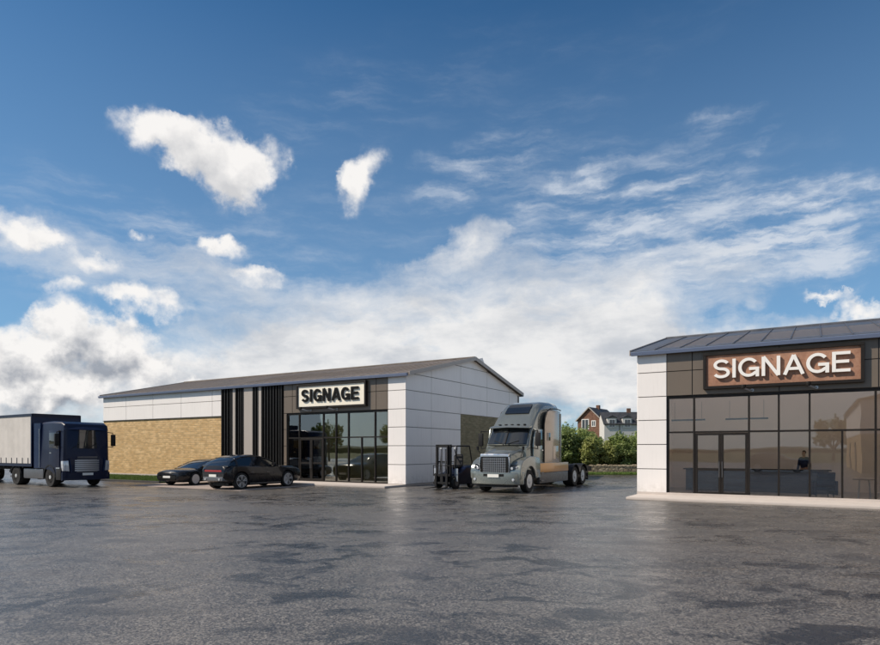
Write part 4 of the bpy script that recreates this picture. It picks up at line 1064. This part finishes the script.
for s in (-1, 1): ch.box(-5.0, 1.1, s*.42-.04, s*.42+.04, .75, 1.0)
ch.cyl((0, -1, .5), (0, 1, .5), .08); ch.cyl((-3.7, -.9, .5), (-3.7, .9, .5), .12); ch.box(-.9, 1.0, -.8, .8, .55, .95)
ch.build('chassis', M['chassis'], V)
for s in (-1, 1):
    wheel(V, 0, s*1.03, .5, .30, s, M['truckrim'], truck=True, rim_r=.30); wheel(V, -3.7, s*.92, .5, .54, s, M['truckrim'], truck=True, rim_r=.30)
    pa = [(-3.7+.62*math.cos(R(a)), .5+.62*math.sin(R(a))) for a in range(10, 171, 12)]; pb_ = [(-3.7+.58*math.cos(R(a)), .5+.58*math.sin(R(a))) for a in range(170, 9, -12)]
    MB().prism_y(pa+pb_, s*.62, s*1.2).build('mudguard', M['chassis'], V)
# trailer
TF, TR = -1.75, -15.3; tz0, tz1 = 1.10, 3.80
MB().box(TR+.05, TF-.06, -1.235, 1.235, tz0+.08, tz1-.05).build('curtain', M['curtain'], V)
MB().box(TF-.06, TF, -1.25, 1.25, tz0-.05, tz1-.04).build('bulkhead', M['navy_mid'], V)
fr = MB(); 
for s in (-1, 1): 
    fr.box(TR, TF+.0, s*1.24-.03, s*1.24+.025, tz1-.10, tz1+.02); fr.box(TR, TF, s*1.24-.03, s*1.24+.02, tz0-.08, tz0+.07)
    fr.box(TF-.10, TF+.006, s*1.24-.03, s*1.24+.022, tz0+.07, tz1-.10)
fr.box(TF-.1, TF+.02, -1.20, 1.20, tz1-.14, tz1+.03); fr.box(TR, TF-.1, -1.2, 1.2, tz1-.05, tz1)
fr.build('trailer_frame', M['navy'], V)
sp = MB()
for s in (-1, 1):
    for i in range(21):
        x = TF-.45-i*.63; sp.box(x-.02, x+.02, s*1.246-.012, s*1.246+.012, tz0-.05, tz0+.38)
sp.build('strap', M['steel'], V)
lf = MB()
for s in (-1, 1): lf.box(-15.2, TF-.3, s*.5-.05, s*.5+.05, .80, tz0); lf.box(-4.95, -4.85, s*.6-.05, s*.6+.05, .25, .9); lf.box(-5.0, -4.8, s*.6-.12, s*.6+.12, .2, .25)
for i in range(12): lf.box(-15-(-i*1.1)-.04, -15-(-i*1.1)+.04, -1.2, 1.2, tz0-.16, tz0-.06)
lf.build('trailer_chassis', M['chassis'], V)
sgd = MB()
for s in (-1, 1):
    for z in (.5, .75): sgd.box(-10.2, -5.6, s*1.2-.02, s*1.2+.02, z, z+.12)
    for x in (-10, -7.9, -5.8): sgd.box(x-.03, x+.03, s*1.17-.03, s*1.17+.02, .5, tz0-.05)
sgd.build('side_guard', M['steel'], V)
for x in (-11.3, -12.6, -13.9):
    for s in (-1, 1): wheel(V, x, s*1.0, .48, .36, s, M['chrome'], truck=True, rim_r=.29)

# ------------------------------------------------------------------ forklift
FA = math.atan2(-.80, -.60)
F = empty('forklift', (.62, 31.0, 0), FA, 'black counterbalance forklift truck with lowered forks beside the gable wall', 'forklift')
F.scale = (.86, 1, 1.02)
MB().loft([rring(.55, .50, .22, .72, .06), rring(.0, .56, .20, .78, .06), rring(-.5, .57, .2, 1.05, .10), rring(-1.25, .57, .22, 1.12, .14), rring(-1.55, .50, .3, 1.02, .18)]).build('body', M['navy'], F, smooth=35)
MB().loft([rring(-1.2, .58, .25, .95, .10), rring(-1.5, .56, .25, .98, .14), rring(-1.72, .42, .35, .9, .16)]).build('counterweight', M['chassis'], F, smooth=40)
ms = MB()
for s in (-1, 1):
    ms.box(.78, .92, s*.40-.045, s*.40+.045, .08, 2.12); ms.box(.90, 1.02, s*.31-.035, s*.31+.035, .12, 2.08)
ms.box(.80, .90, -.38, .38, 2.02, 2.12); ms.box(.80, .88, -.38, .38, 1.25, 1.33); ms.box(.92, 1.0, -.30, .30, 1.98, 2.06); ms.box(.80, .9, -.38, .38, .2, .3)
ms.build('mast', M['chassis'], F)
hy = MB(); 
for y in (-.12, .12): hy.cyl((.86, y, .2), (.86, y, 1.9), .035, n=12)
hy.build('lift_cylinder', M['steel'], F, smooth=40)
MB().box(1.02, 1.08, -.50, .50, .25, .34).box(1.02, 1.08, -.50, .50, .62, .72).box(1.02, 1.07, -.08, .08, .3, .65).build('carriage', M['chassis'], F)
lb = MB(); lb.box(1.03, 1.06, -.52, .52, 1.10, 1.14)
for y in (-.50, -.25, 0, .25, .50): lb.box(1.035, 1.055, y-.018, y+.018, .70, 1.10)
lb.build('load_backrest', M['chassis'], F)
for s in (-1, 1):
    MB().prism_y([(1.08,.75),(1.12,.75),(1.13,.10),(2.20,.065),(2.20,.055),(1.08,.055)], s*.33-.055, s*.33+.055).build('fork', M['chassis'], F)
    MB().box(.60, .66, s*.62-.10, s*.62+.10, .36, .98).build('front_guard', M['grille'], F, bevel=.02)
    MB().lathe([(.05, -.02), (.075, 0), (.06, .05), (.001, .05), (.001, -.02)], (.42, s*.42, 1.95), 'x', 14).build('work_lamp', M['lens'], F, smooth=40)
og = MB()
for s in (-1, 1):
    og.tube([(.50, s*.46, .75), (.30, s*.46, 2.05)], .03, 8); og.tube([(-1.30, s*.46, 1.0), (-.95, s*.46, 2.05)], .03, 8); og.tube([(.30, s*.46, 2.05), (-.95, s*.46, 2.05)], .035, 8)
for i in range(8): x = .30-i*.178; og.box(x-.02, x+.02, -.46, .46, 2.03, 2.08)
og.build('overhead_guard', M['chassis'], F, smooth=50)
MB().loft([rring(-.15, .24, 1.0, 1.12, .04), rring(-.62, .26, 1.0, 1.16, .05)]).loft([rring(-.55, .25, 1.1, 1.62, .1), rring(-.68, .24, 1.1, 1.66, .1)]).build('seat', M['seat'], F, smooth=40)
sw = MB().tube([(.45, 0, .75), (.18, 0, 1.28)], .025, 8); swo = sw.build('steering_column', M['chassis'], F)
MB().lathe([(.17, -.012), (.185, 0), (.17, .012), (.155, 0), (.17, -.012)], (.17, 0, 1.30), 'z', 24).box(.01, .33, -.012, .012, 1.29, 1.31).build('steering_wheel', M['black'], swo)
for s in (-1, 1):
    wheel(F, .55, s*.50, .31, .22, s, M['grille_dark'], truck=True, rim_r=.17); wheel(F, -1.05, s*.46, .25, .18, s, M['grille_dark'], truck=True, rim_r=.14)

# ------------------------------------------------------------------ painted bay lines
def line(name, a, b, wd=.09):
    a = Vector(a); b = Vector(b); d = (b-a).normalized(); n = Vector((-d.y, d.x, 0))*wd/2
    mb = MB(); mb.add([a-n+Vector((0,0,.005)), b-n+Vector((0,0,.005)), b+n+Vector((0,0,.005)), a+n+Vector((0,0,.005))], [(0,1,2,3)])
    o = mb.build(name, M['marking']); o['kind'] = 'structure'; return o
for lx in (1.0, 4.6, 8.2): 
    line('road_marking', est(C1v, lx, -4.0), est(C1v, lx, 8.0))
line('road_marking', est(C1v, 8.2, 8.0), est(C1v, 8.2, 12.0))
for lx in (-8.7,): 
    o = line('road_marking', est(C1v, lx, -6.8), est(C1v, lx, -1.95)); o.location.z = .010

# ------------------------------------------------------------------ back boundary: wall, verge, shrubs, houses
mb = MB().box(2, 75, 47.3, 49.35, -.03, .05); o = mb.build('verge', M['turf']); o['kind'] = 'structure'
r_ = random.Random(4); gm = MB()
for i in range(16000):
    x = r_.uniform(8.5, 19); y = r_.uniform(47.35, 49.3); a = r_.uniform(0, 6.28); dxx, dyy = math.cos(a)*.02, math.sin(a)*.02
    gm.add([(x-dxx, y-dyy, .05), (x+dxx, y+dyy, .05), (x+r_.gauss(0,.04), y+r_.gauss(0,.04), .05+r_.uniform(.05,.16))], [(0,1,2)])
tag(gm.build('grass', M['blade']), 'rough grass strip in front of the low rubble wall', 'grass', kind='stuff')
def rubble_wall():
    t = empty('boundary_wall', (20, 49.6, 0), 0, 'low rubble stone wall below the shrubs at the back of the yard', 'wall')
    mb = MB(); n = 120; x0, x1 = -18, 50; rr_ = random.Random(3)
    rings = []
    for i in range(n+1):
        x = x0+(x1-x0)*i/n; hh = .60+rr_.uniform(-.03, .03); q = rr_.uniform(-.02, .02)
        rings.append([(x, -.24+q, -.05), (x, -.19+q, hh), (x, .19+q, hh), (x, .24+q, -.05)])
    mb.loft(rings); mb.build('wall', M['rubble'], t)
    cp = MB(); x = x0
    while x < x1:
        w_ = rr_.uniform(.18, .34); h_ = rr_.uniform(.10, .2); z = .58
        cp.loft([[(x, -.22, z), (x, -.2, z+h_*.8), (x, 0, z+h_), (x, .2, z+h_*.8), (x, .22, z)], [(x+w_*.92, -.22, z), (x+w_*.92, -.2, z+h_*.75), (x+w_*.92, 0, z+h_*.95), (x+w_*.92, .2, z+h_*.8), (x+w_*.92, .22, z)]]); x += w_
    cp.build('coping', M['rubble'], t)
rubble_wall()

def crown_mb(clumps, n, leaf, seed):
    r = random.Random(seed); mb = MB(); tot = sum(c[3]*c[4] for c in clumps)
    for (cx, cy, cz, rx_, rz_) in clumps:
        k = int(n*rx_*rz_/tot)
        # sub clumps on the surface give the uneven outline
        subs = []
        for _ in range(14):
            v = Vector((r.gauss(0,1), r.gauss(0,1), r.gauss(0,1))).normalized()*r.uniform(.55, 1.0)
            subs.append((cx+v.x*rx_, cy+v.y*rx_, cz+v.z*rz_, r.uniform(.22, .42)*min(rx_, rz_)))
        for _ in range(9):                              # shoots that break the outline
            v = Vector((r.gauss(0,1), r.gauss(0,1), abs(r.gauss(.6,.6)))).normalized()
            p0 = Vector((cx+v.x*rx_*.85, cy+v.y*rx_*.85, cz+v.z*rz_*.85)); d = (v*.6+Vector((0,0,.6))).normalized(); ln = r.uniform(.3, .8)*rz_*.6
            for q in range(26):
                p = p0+d*ln*(q/26)+Vector((r.gauss(0,.05), r.gauss(0,.05), r.gauss(0,.05))); a = Vector((r.gauss(0,1), r.gauss(0,1), r.gauss(0,1))).normalized(); w3 = a.orthogonal().normalized(); L = leaf*r.uniform(.6, 1.2)
                mb.add([p-a*L, p-w3*L*.5, p+a*L, p+w3*L*.5], [(0,1,2,3)])
        for _ in range(k):
            if r.random() < .72:
                sx, sy, sz, sr = r.choice(subs); v = Vector((r.gauss(0,1), r.gauss(0,1), r.gauss(0,1))).normalized()*sr*r.uniform(.5, 1.1)
                p = Vector((sx, sy, sz))+v
            else:
                v = Vector((r.gauss(0,1), r.gauss(0,1), r.gauss(0,1))).normalized()*r.uniform(.3, 1)**.5
                p = Vector((cx+v.x*rx_, cy+v.y*rx_, cz+v.z*rz_))
            if p.z < .15: continue
            a = Vector((r.gauss(0,1), r.gauss(0,1), r.gauss(0,1))).normalized(); nrm = (v.normalized()*.6+Vector((r.gauss(0,.6), r.gauss(0,.6), r.gauss(.3,.5)))).normalized()
            u = nrm.cross(a).normalized(); w2 = nrm.cross(u); L = leaf*r.uniform(.6, 1.4)
            mb.add([p-u*L, p-w2*L*.55, p+u*L, p+w2*L*.55], [(0,1,2,3)])
    return mb
def limbs_mb(clumps, base_r, seed, trunk_h=.5):
    r = random.Random(seed); mb = MB()
    mb.cyl((0,0,-.05), (0,0,trunk_h), base_r, base_r*.75, 8)
    for c in clumps:
        mid = (c[0]*.5+r.uniform(-.1,.1), c[1]*.5, trunk_h+(c[2]-trunk_h)*.55)
        mb.cyl((0,0,trunk_h*.8), mid, base_r*.55, base_r*.38, 6); mb.cyl(mid, (c[0], c[1], c[2]), base_r*.38, base_r*.15, 6)
        for _ in range(4):
            q = (c[0]+r.uniform(-.6,.6)*c[3], c[1]+r.uniform(-.6,.6)*c[3], c[2]+r.uniform(-.2,.8)*c[4]); mb.cyl(mid, q, base_r*.2, base_r*.08, 5)
    return mb
def shrub_proto(seed, w_, h, m, n, leaf=.10, name='shrub'):
    r = random.Random(seed); cl = [(0, 0, h*.55, w_*.62, h*.42)]
    for _ in range(5):
        a = r.uniform(0, 6.28); cl.append((math.cos(a)*w_*.5, math.sin(a)*w_*.4, r.uniform(.3, .72)*h, w_*r.uniform(.3, .5), h*r.uniform(.2, .32)))
    t = empty(name, (0,0,0)); crown_mb(cl, n, leaf, seed).build('crown', m, t); limbs_mb(cl, .09, seed).build('trunk', M['bark'], t)
    return t
protos = [shrub_proto(11, 1.5, 3.6, M['leaf1'], 12000, .08), shrub_proto(12, 1.35, 3.1, M['leaf2'], 11000, .08), shrub_proto(13, 1.4, 3.4, M['leaf3'], 11000, .08), shrub_proto(17, 1.3, 2.7, M['leaf1'], 9500, .08)]
# (px centre, depth, proto, scale, label)
SH = [(552, 53.5, 0, 1.05, 'tall mid green shrub just right of the sleeper cab'),
      (566, 52.0, 2, 1.10, 'dark green shrub behind the tractor unit tail'),
      (578, 53.2, 0, 1.14, 'tallest green shrub in front of the brick gable house'),
      (590, 51.6, 1, .98, 'yellow green shrub spilling over the rubble wall below the gable window'),
      (600, 53.4, 3, 1.05, 'low mid green shrub below the right eave of the brick house'),
      (609, 51.8, 1, .92, 'pale yellow green shrub in the middle of the row below the white house'),
      (619, 53.0, 2, .95, 'dark shrub below the first dormer of the white house'),
      (627, 51.7, 0, .88, 'leafy bright shrub second from the near unit corner'),
      (637, 53.2, 3, 1.28, 'shrub cut off by the white corner of the near unit')]
used = set()
for i, (px, Z, k, s, lab) in enumerate(SH):
    p = protos[k] if k not in used else copy_tree(protos[k]); used.add(k)
    Z -= .55; p.location = ((px-440)/624*Z, Z, 0); p.rotation_euler = (0, 0, i*1.37); p.scale = (s*1.22, s*1.1, s*(1+.04*math.sin(i*2.1)))
    tag(p, lab, 'shrub', 'shrubs behind the rubble wall')
# small climbing weeds at the foot of the wall
def house_a():
    Z = 140.0; x0 = (577-440)/624*Z; wd = 5.5
    h = empty('brick_house', (x0+wd/2, Z, 0), R(-35), 'red brick house with steep gable and white framed windows beyond the shrubs', 'house')
    ev = 8.7; ap = 11.35; dp = 11; hw = wd/2
    MB().prism_y([(-hw, 0), (hw, 0), (hw, ev), (0, ap), (-hw, ev)], 0, dp).build('wall', M['redbrick'], h)
    rf = MB()
    for s in (-1, 1):
        rf.prism_y([(s*(hw+.35), ev-.33), (0, ap+.02), (0, ap+.2), (s*(hw+.35), ev-.12)], -.35, dp+.3)
    r0 = rf.build('roof', M['slate'], h)
    MB().box(-.35, .35, 5, 5.9, ap-.4, ap+.9).build('chimney', M['redbrick'], r0)
    for s in (-1, 1): MB().prism_y([(s*(hw+.38), ev-.42), (0, ap-.02), (0, ap+.22), (s*(hw+.38), ev-.1)], -.42, -.36).build('bargeboard', M['stone_grey'], h)
    for (cx, z0, w_, hh) in ((-.95, 6.55, 1.75, 2.3), (1.0, 7.1, 1.0, 1.4), (-.95, 3.4, 1.7, 1.6), (1.1, 3.6, 1.0, 1.3)):
        f = MB(); fw = .16
        f.box(cx-w_/2, cx+w_/2, -.06, .02, z0, z0+fw); f.box(cx-w_/2, cx+w_/2, -.06, .02, z0+hh-fw, z0+hh)
        f.box(cx-w_/2, cx-w_/2+fw, -.058, .02, z0+fw, z0+hh-fw); f.box(cx+w_/2-fw, cx+w_/2, -.058, .02, z0+fw, z0+hh-fw); f.box(cx-.05, cx+.05, -.055, .02, z0+fw, z0+hh-fw)
        wo_ = f.build('window', M['frame_white'], h)
        MB().box(cx-w_/2+fw, cx+w_/2-fw, -.02, .01, z0+fw, z0+hh-fw).build('pane', M['glass_h'], wo_)
    return h
house_a()
def house_b():
    Z = 133.0; x0 = (604.3-440)/624*Z
    h = empty('rendered_house', (x0, Z, 0), R(-4), 'white rendered terrace with dark slate roof and dormer windows right of the brick house', 'house')
    L = 34; ev = 7.4; ap = 10.0; dp = 8
    MB().prism_x([(0, 0), (dp, 0), (dp, ev), (dp/2, ap-.1), (0, ev)], 0, L).build('wall', M['render'], h)
    rf = MB(); rf.prism_x([(-.35, ev-.15), (dp/2, ap), (dp/2, ap+.2), (-.35, ev+.05)], -.2, L+.3); rf.prism_x([(dp+.35, ev-.15), (dp/2, ap), (dp/2, ap+.2), (dp+.35, ev+.05)], -.2, L+.3)
    r0 = rf.build('roof', M['slate'], h)
    for cx in (6.0, 18, 30): MB().box(cx-.4, cx+.4, dp/2-.3, dp/2+.3, ap-.2, ap+1.0).build('chimney', M['redbrick'], r0)
    for i in range(10):
        cx = 1.6+i*3.2
        d = MB(); d.prism_y([(cx-.95, ev-.9), (cx+.95, ev-.9), (cx+.95, ev+1.35), (cx-.95, ev+1.35)], -.12, 2.6); do = d.build('dormer', M['render'], h); MB().prism_y([(cx-1.15, ev+1.33), (cx+1.15, ev+1.33), (cx, ev+1.95)], -.25, 2.8).build('roof', M['slate'], do)
        for (w_, z0, hh, yy, pp) in ((1.1, ev-.55, 1.5, -.14, do), (1.2, 2.6, 1.6, -.02, h)):
            f = MB().box(cx-w_/2-.12, cx+w_/2+.12, yy-.05, yy, z0-.12, z0+hh+.12); wo_ = f.build('window', M['frame_white'], pp)
            MB().box(cx-w_/2, cx-.04, yy-.07, yy-.051, z0, z0+hh).box(cx+.04, cx+w_/2, yy-.07, yy-.051, z0, z0+hh).build('pane', M['glass_h'], wo_)
    MB().cyl((3.2, -.08, 0), (3.2, -.08, ev), .06, n=8).cyl((9.6, -.08, 0), (9.6, -.08, ev), .06, n=8).build('downpipe', M['black'], h)
house_b()
# low wooded rise all round, far off
r_ = random.Random(9); mb = MB(); N = 220; rings = []
for i in range(N):
    a = 2*math.pi*i/N
    hh = 4.2+1.5*math.sin(a*7+1)+1.0*math.sin(a*17)+.7*math.sin(a*41+2)+r_.uniform(-.4, .4)
    rad = 420+30*math.sin(a*5)
    rings.append([(rad*math.cos(a), rad*math.sin(a), -1), (rad*math.cos(a), rad*math.sin(a), max(hh*.7, .6)), ((rad+14)*math.cos(a), (rad+14)*math.sin(a), max(hh, 1.0)), ((rad+60)*math.cos(a), (rad+60)*math.sin(a), max(hh*.9, 1)), ((rad+90)*math.cos(a), (rad+90)*math.sin(a), -1)])
rings.append(rings[0])
o = mb.loft(rings, caps=False).build('hills', M['hill'], smooth=80); o['kind'] = 'structure'

# ------------------------------------------------------------------ trees and a unit across the yard (mirrored in the glass)
def tree_proto(seed, h, spread, m, n):
    r = random.Random(seed); cl = [(0, 0, h*.68, spread*.6, h*.26)]
    for _ in range(7):
        a = r.uniform(0, 6.28); cl.append((math.cos(a)*spread*.55, math.sin(a)*spread*.55, r.uniform(.45, .82)*h, spread*r.uniform(.3, .45), h*r.uniform(.12, .2)))
    t = empty('broadleaf_tree', (0,0,0)); crown_mb(cl, n, .17, seed).build('crown', m, t); limbs_mb(cl, .22, seed, h*.3).build('trunk', M['bark'], t)
    return t
tp = [tree_proto(31, 8.5, 3.4, M['leaf1'], 7000), tree_proto(32, 7.0, 3.0, M['leaf3'], 6000)]
TR_ = [(-84, 30, 0, 1.0, 'broad green tree far left of the yard beyond the trailer'), (-78, 12, 1, 1.0, 'darker of the trees beyond the left end of the yard'), (-88, -4, 0, .9, 'smallest broad green tree at the left yard edge'),
       (-34, -62, 1, 1.1, 'dark tree behind the viewer'), (-22, -70, 0, 1.1, 'green tree behind the viewer beside the opposite unit')]
for i, (x, y, k, s, lab) in enumerate(TR_):
    p = tp[k] if i < 2 else copy_tree(tp[k]); p.location = (x, y, 0); p.scale = (s, s, s); p.rotation_euler = (0, 0, i*2.0)
    tag(p, lab, 'tree', 'trees around the yard')
# ------------------------------------------------------------------ inside the near unit
def at(x, y, z): return est(C2v, x, y, z)
for i, (a, b, lab) in enumerate(((.75, 2.15, 'slim linear pendant light over the left panes'), (2.95, 4.57, 'slim linear pendant light above the shop doors'))):
    p = empty('pendant_light', at((a+b)/2, 3.0, 0), RZ, lab, 'light', 'linear lights hanging in the near shop')
    MB().box(-(b-a)/2, (b-a)/2, -.04, .04, 3.18, 3.25).build('lamp_bar', M['black'], p, bevel=.01)
    MB().cyl((-(b-a)*.4, 0, 3.25), (-(b-a)*.4, 0, 4.0), .006, n=5).cyl(((b-a)*.4, 0, 3.25), ((b-a)*.4, 0, 4.0), .006, n=5).build('cord', M['black'], p)
ct = empty('shop_counter', at(4.0, 3.6, SL+.02), RZ, 'long low dark blue counter behind the shop glass', 'counter')
MB().box(-2.7, 2.7, -.3, .3, 0, .92).build('front', simple('dark_blue_laminate', (.11, .12, .15), .4), ct, bevel=.01)
MB().box(-2.8, 2.8, -.38, .38, .92, .97).build('worktop', M['black'], ct, bevel=.01)
ac = empty('armchair', at(6.45, 1.15, SL+.02), RZ+R(200), 'dark blue armchair behind the shop glass', 'chair')
am = simple('dark_blue_upholstery', (.02, .03, .07), .8)
MB().box(-.3, .3, -.3, .3, .28, .46).build('seat', am, ac, bevel=.05, seg=3); MB().prism_x([(.22,.4),(.34,.4),(.44,.95),(.32,.97)], -.3, .3).build('backrest', am, ac, bevel=.04, seg=3)
for s in (-1, 1): MB().box(s*.36-.05, s*.36+.05, -.3, .36, .12, .64).build('armrest', am, ac, bevel=.03, seg=2)
for sx in (-1, 1):
    for sy in (-1, 1): MB().cyl((sx*.3, sy*.26, .0), (sx*.28, sy*.24, .28), .018, .025, 8).build('leg', M['chassis'], ac)
tb = empty('side_table', at(7.75, 1.0, SL+.02), RZ, 'small pale table with white legs behind the right hand glass', 'table')
MB().lathe([(.001, 0), (.36, 0), (.37, .015), (.36, .03), (.001, .03)], (0, 0, .70), 'z', 28).build('table_top', M['stone_grey'], tb)
for a in (45, 135, 225, 315): MB().cyl((.26*math.cos(R(a)), .26*math.sin(R(a)), 0), (.2*math.cos(R(a)), .2*math.sin(R(a)), .70), .02, n=8).build('leg', M['frame_white'], tb)

# person standing just inside the glass
def skinned(name, verts, edges, radii, m, parent=None, sub=2, root=0):
    me = bpy.data.meshes.new(name); me.from_pydata(verts, edges, []); o = bpy.data.objects.new(name, me); col.objects.link(o)
    md = o.modifiers.new('s', 'SKIN'); me.skin_vertices[0].data
    for i, r in enumerate(radii): me.skin_vertices[0].data[i].radius = (r if isinstance(r, tuple) else (r, r))
    me.skin_vertices[0].data[root].use_root = True
    ms_ = o.modifiers.new('u', 'SUBSURF'); ms_.levels = sub; ms_.render_levels = sub
    dg = bpy.context.evaluated_depsgraph_get(); nm = bpy.data.meshes.new_from_object(o.evaluated_get(dg)); o.modifiers.clear(); o.data = nm; nm.name = name
    nm.materials.clear(); nm.materials.append(m)
    for p in nm.polygons: p.use_smooth = True
    if parent is not None: o.parent = parent
    return o
def person(loc, rz, label):
    p = empty('person', loc, rz, label, 'person')
    skin = simple('skin', (.42, .25, .18), .55, 0, .06); top = simple('navy_cloth', (.015, .022, .06), .85); tr = simple('dark_trousers', (.02, .02, .025), .85); hair = simple('dark_hair', (.015, .012, .01), .6)
    # x right, y forward, z up (m)
    v = [(0,0,.93),(0,.005,1.12),(0,.0,1.32),(0,-.005,1.43),(0,.0,1.50),(0,.012,1.57),(0,.012,1.66),(0,.0,1.72)]
    e = [(i, i+1) for i in range(7)]; r = [(.15,.10),(.13,.09),(.16,.10),(.09,.07),.052,(.068,.08),(.074,.09),(.05,.06)]
    def chain(start, pts, rad):
        i0 = start
        for q, k in zip(pts, rad):
            v.append(q); r.append(k); e.append((i0, len(v)-1)); i0 = len(v)-1
        return i0
    for s in (-1, 1):
        chain(0, [(s*.10, 0, .86), (s*.11, .02, .48), (s*.12, -.01, .09), (s*.13, .07, .04), (s*.135, .15, .03)], [.085, .055, .038, .036, .03])
        sh = chain(3, [(s*.17, -.005, 1.41), (s*.23, -.02, 1.14), (s*.24, .06, .90), (s*.24, .09, .83)], [.055, .042, .03, (.036, .02)])
        for j, (oy, L) in enumerate(((-.03, .065), (-.012, .08), (.008, .085), (.026, .07))):
            b0 = Vector((s*.24, .09+oy*.8, .80)); chain(sh, [tuple(b0), tuple(b0+Vector((-s*.01, .012, -L*.55))), tuple(b0+Vector((-s*.025, .012, -L)))], [.010, .009, .007])
        chain(sh, [(s*.225, .125, .82), (s*.21, .14, .78)], [.011, .008])
    skinned('body', v, e, r, skin, p)
    # nose and ears belong to the head surface read at this size
    tv = [(0,0,.98),(0,.005,1.12),(0,0,1.32),(0,-.005,1.435)]; te = [(0,1),(1,2),(2,3)]; trr = [(.168,.118),(.148,.108),(.178,.118),(.10,.082)]
    for s in (-1, 1):
        tv += [(s*.175,-.005,1.415),(s*.235,-.02,1.14),(s*.243,.055,.925)]; n = len(tv); te += [(3,n-3),(n-3,n-2),(n-2,n-1)]; trr += [.068,.056,.044]
    skinned('jacket', tv, te, trr, top, p)
    pv = [(0,0,1.0),(0,0,.92)]; pe = [(0,1)]; pr = [(.158,.112),(.162,.115)]
    for s in (-1, 1):
        pv += [(s*.105,0,.84),(s*.112,.02,.48),(s*.12,-.01,.10)]; n = len(pv); pe += [(1,n-3),(n-3,n-2),(n-2,n-1)]; pr += [.10,.07,.056]
    skinned('trousers', pv, pe, pr, tr, p)
    skinned('hair', [(0,-.035,1.60),(0,-.03,1.68),(0,0,1.735),(0,.05,1.725)], [(0,1),(1,2),(2,3)], [(.07,.05),(.08,.075),(.07,.05),(.05,.025)], hair, p)
    for s in (-1, 1):
        sv = [(s*.12,-.04,.05),(s*.13,.06,.045),(s*.137,.17,.035)]; skinned('shoe', sv, [(0,1),(1,2)], [(.042,.048),(.044,.042),(.038,.03)], M['black'], p)
person(at(5.83, 4.3, SL+.02), RZ+R(150), 'person in dark blue jacket and dark trousers behind the counter inside the near shop')
# ------------------------------------------------------------------ unit on the other side of the yard, behind the viewer (mirrored at the right edge of the glass)
Uo = EX*3.2 + EY*(-7.5)
U = empty('retail_unit', Uo, RZ, 'opposite retail building with white upper cladding over stone, mirrored in the near shop glass', 'building', 'single storey retail units')
MB().box(0, 14, -27, 0, 0, 3.2).build('stone_wall', M['buff'], U)
MB().box(-.04, 14.04, -27.04, .04, 3.2, EAVE).build('cladding', M['white_clad'], U)
MB().prism_y([(-.3, EAVE-.05), (7, RIDGE), (14.3, EAVE-.05), (14.3, EAVE+.1), (7, RIDGE+.15), (-.3, EAVE+.1)], -27.3, .3).build('roof', M['roof_r'], U)
for yy in (-8, -18): MB().box(-.05, .0, yy-.9, yy+.9, 0, 2.6).build('door', M['black'], U)
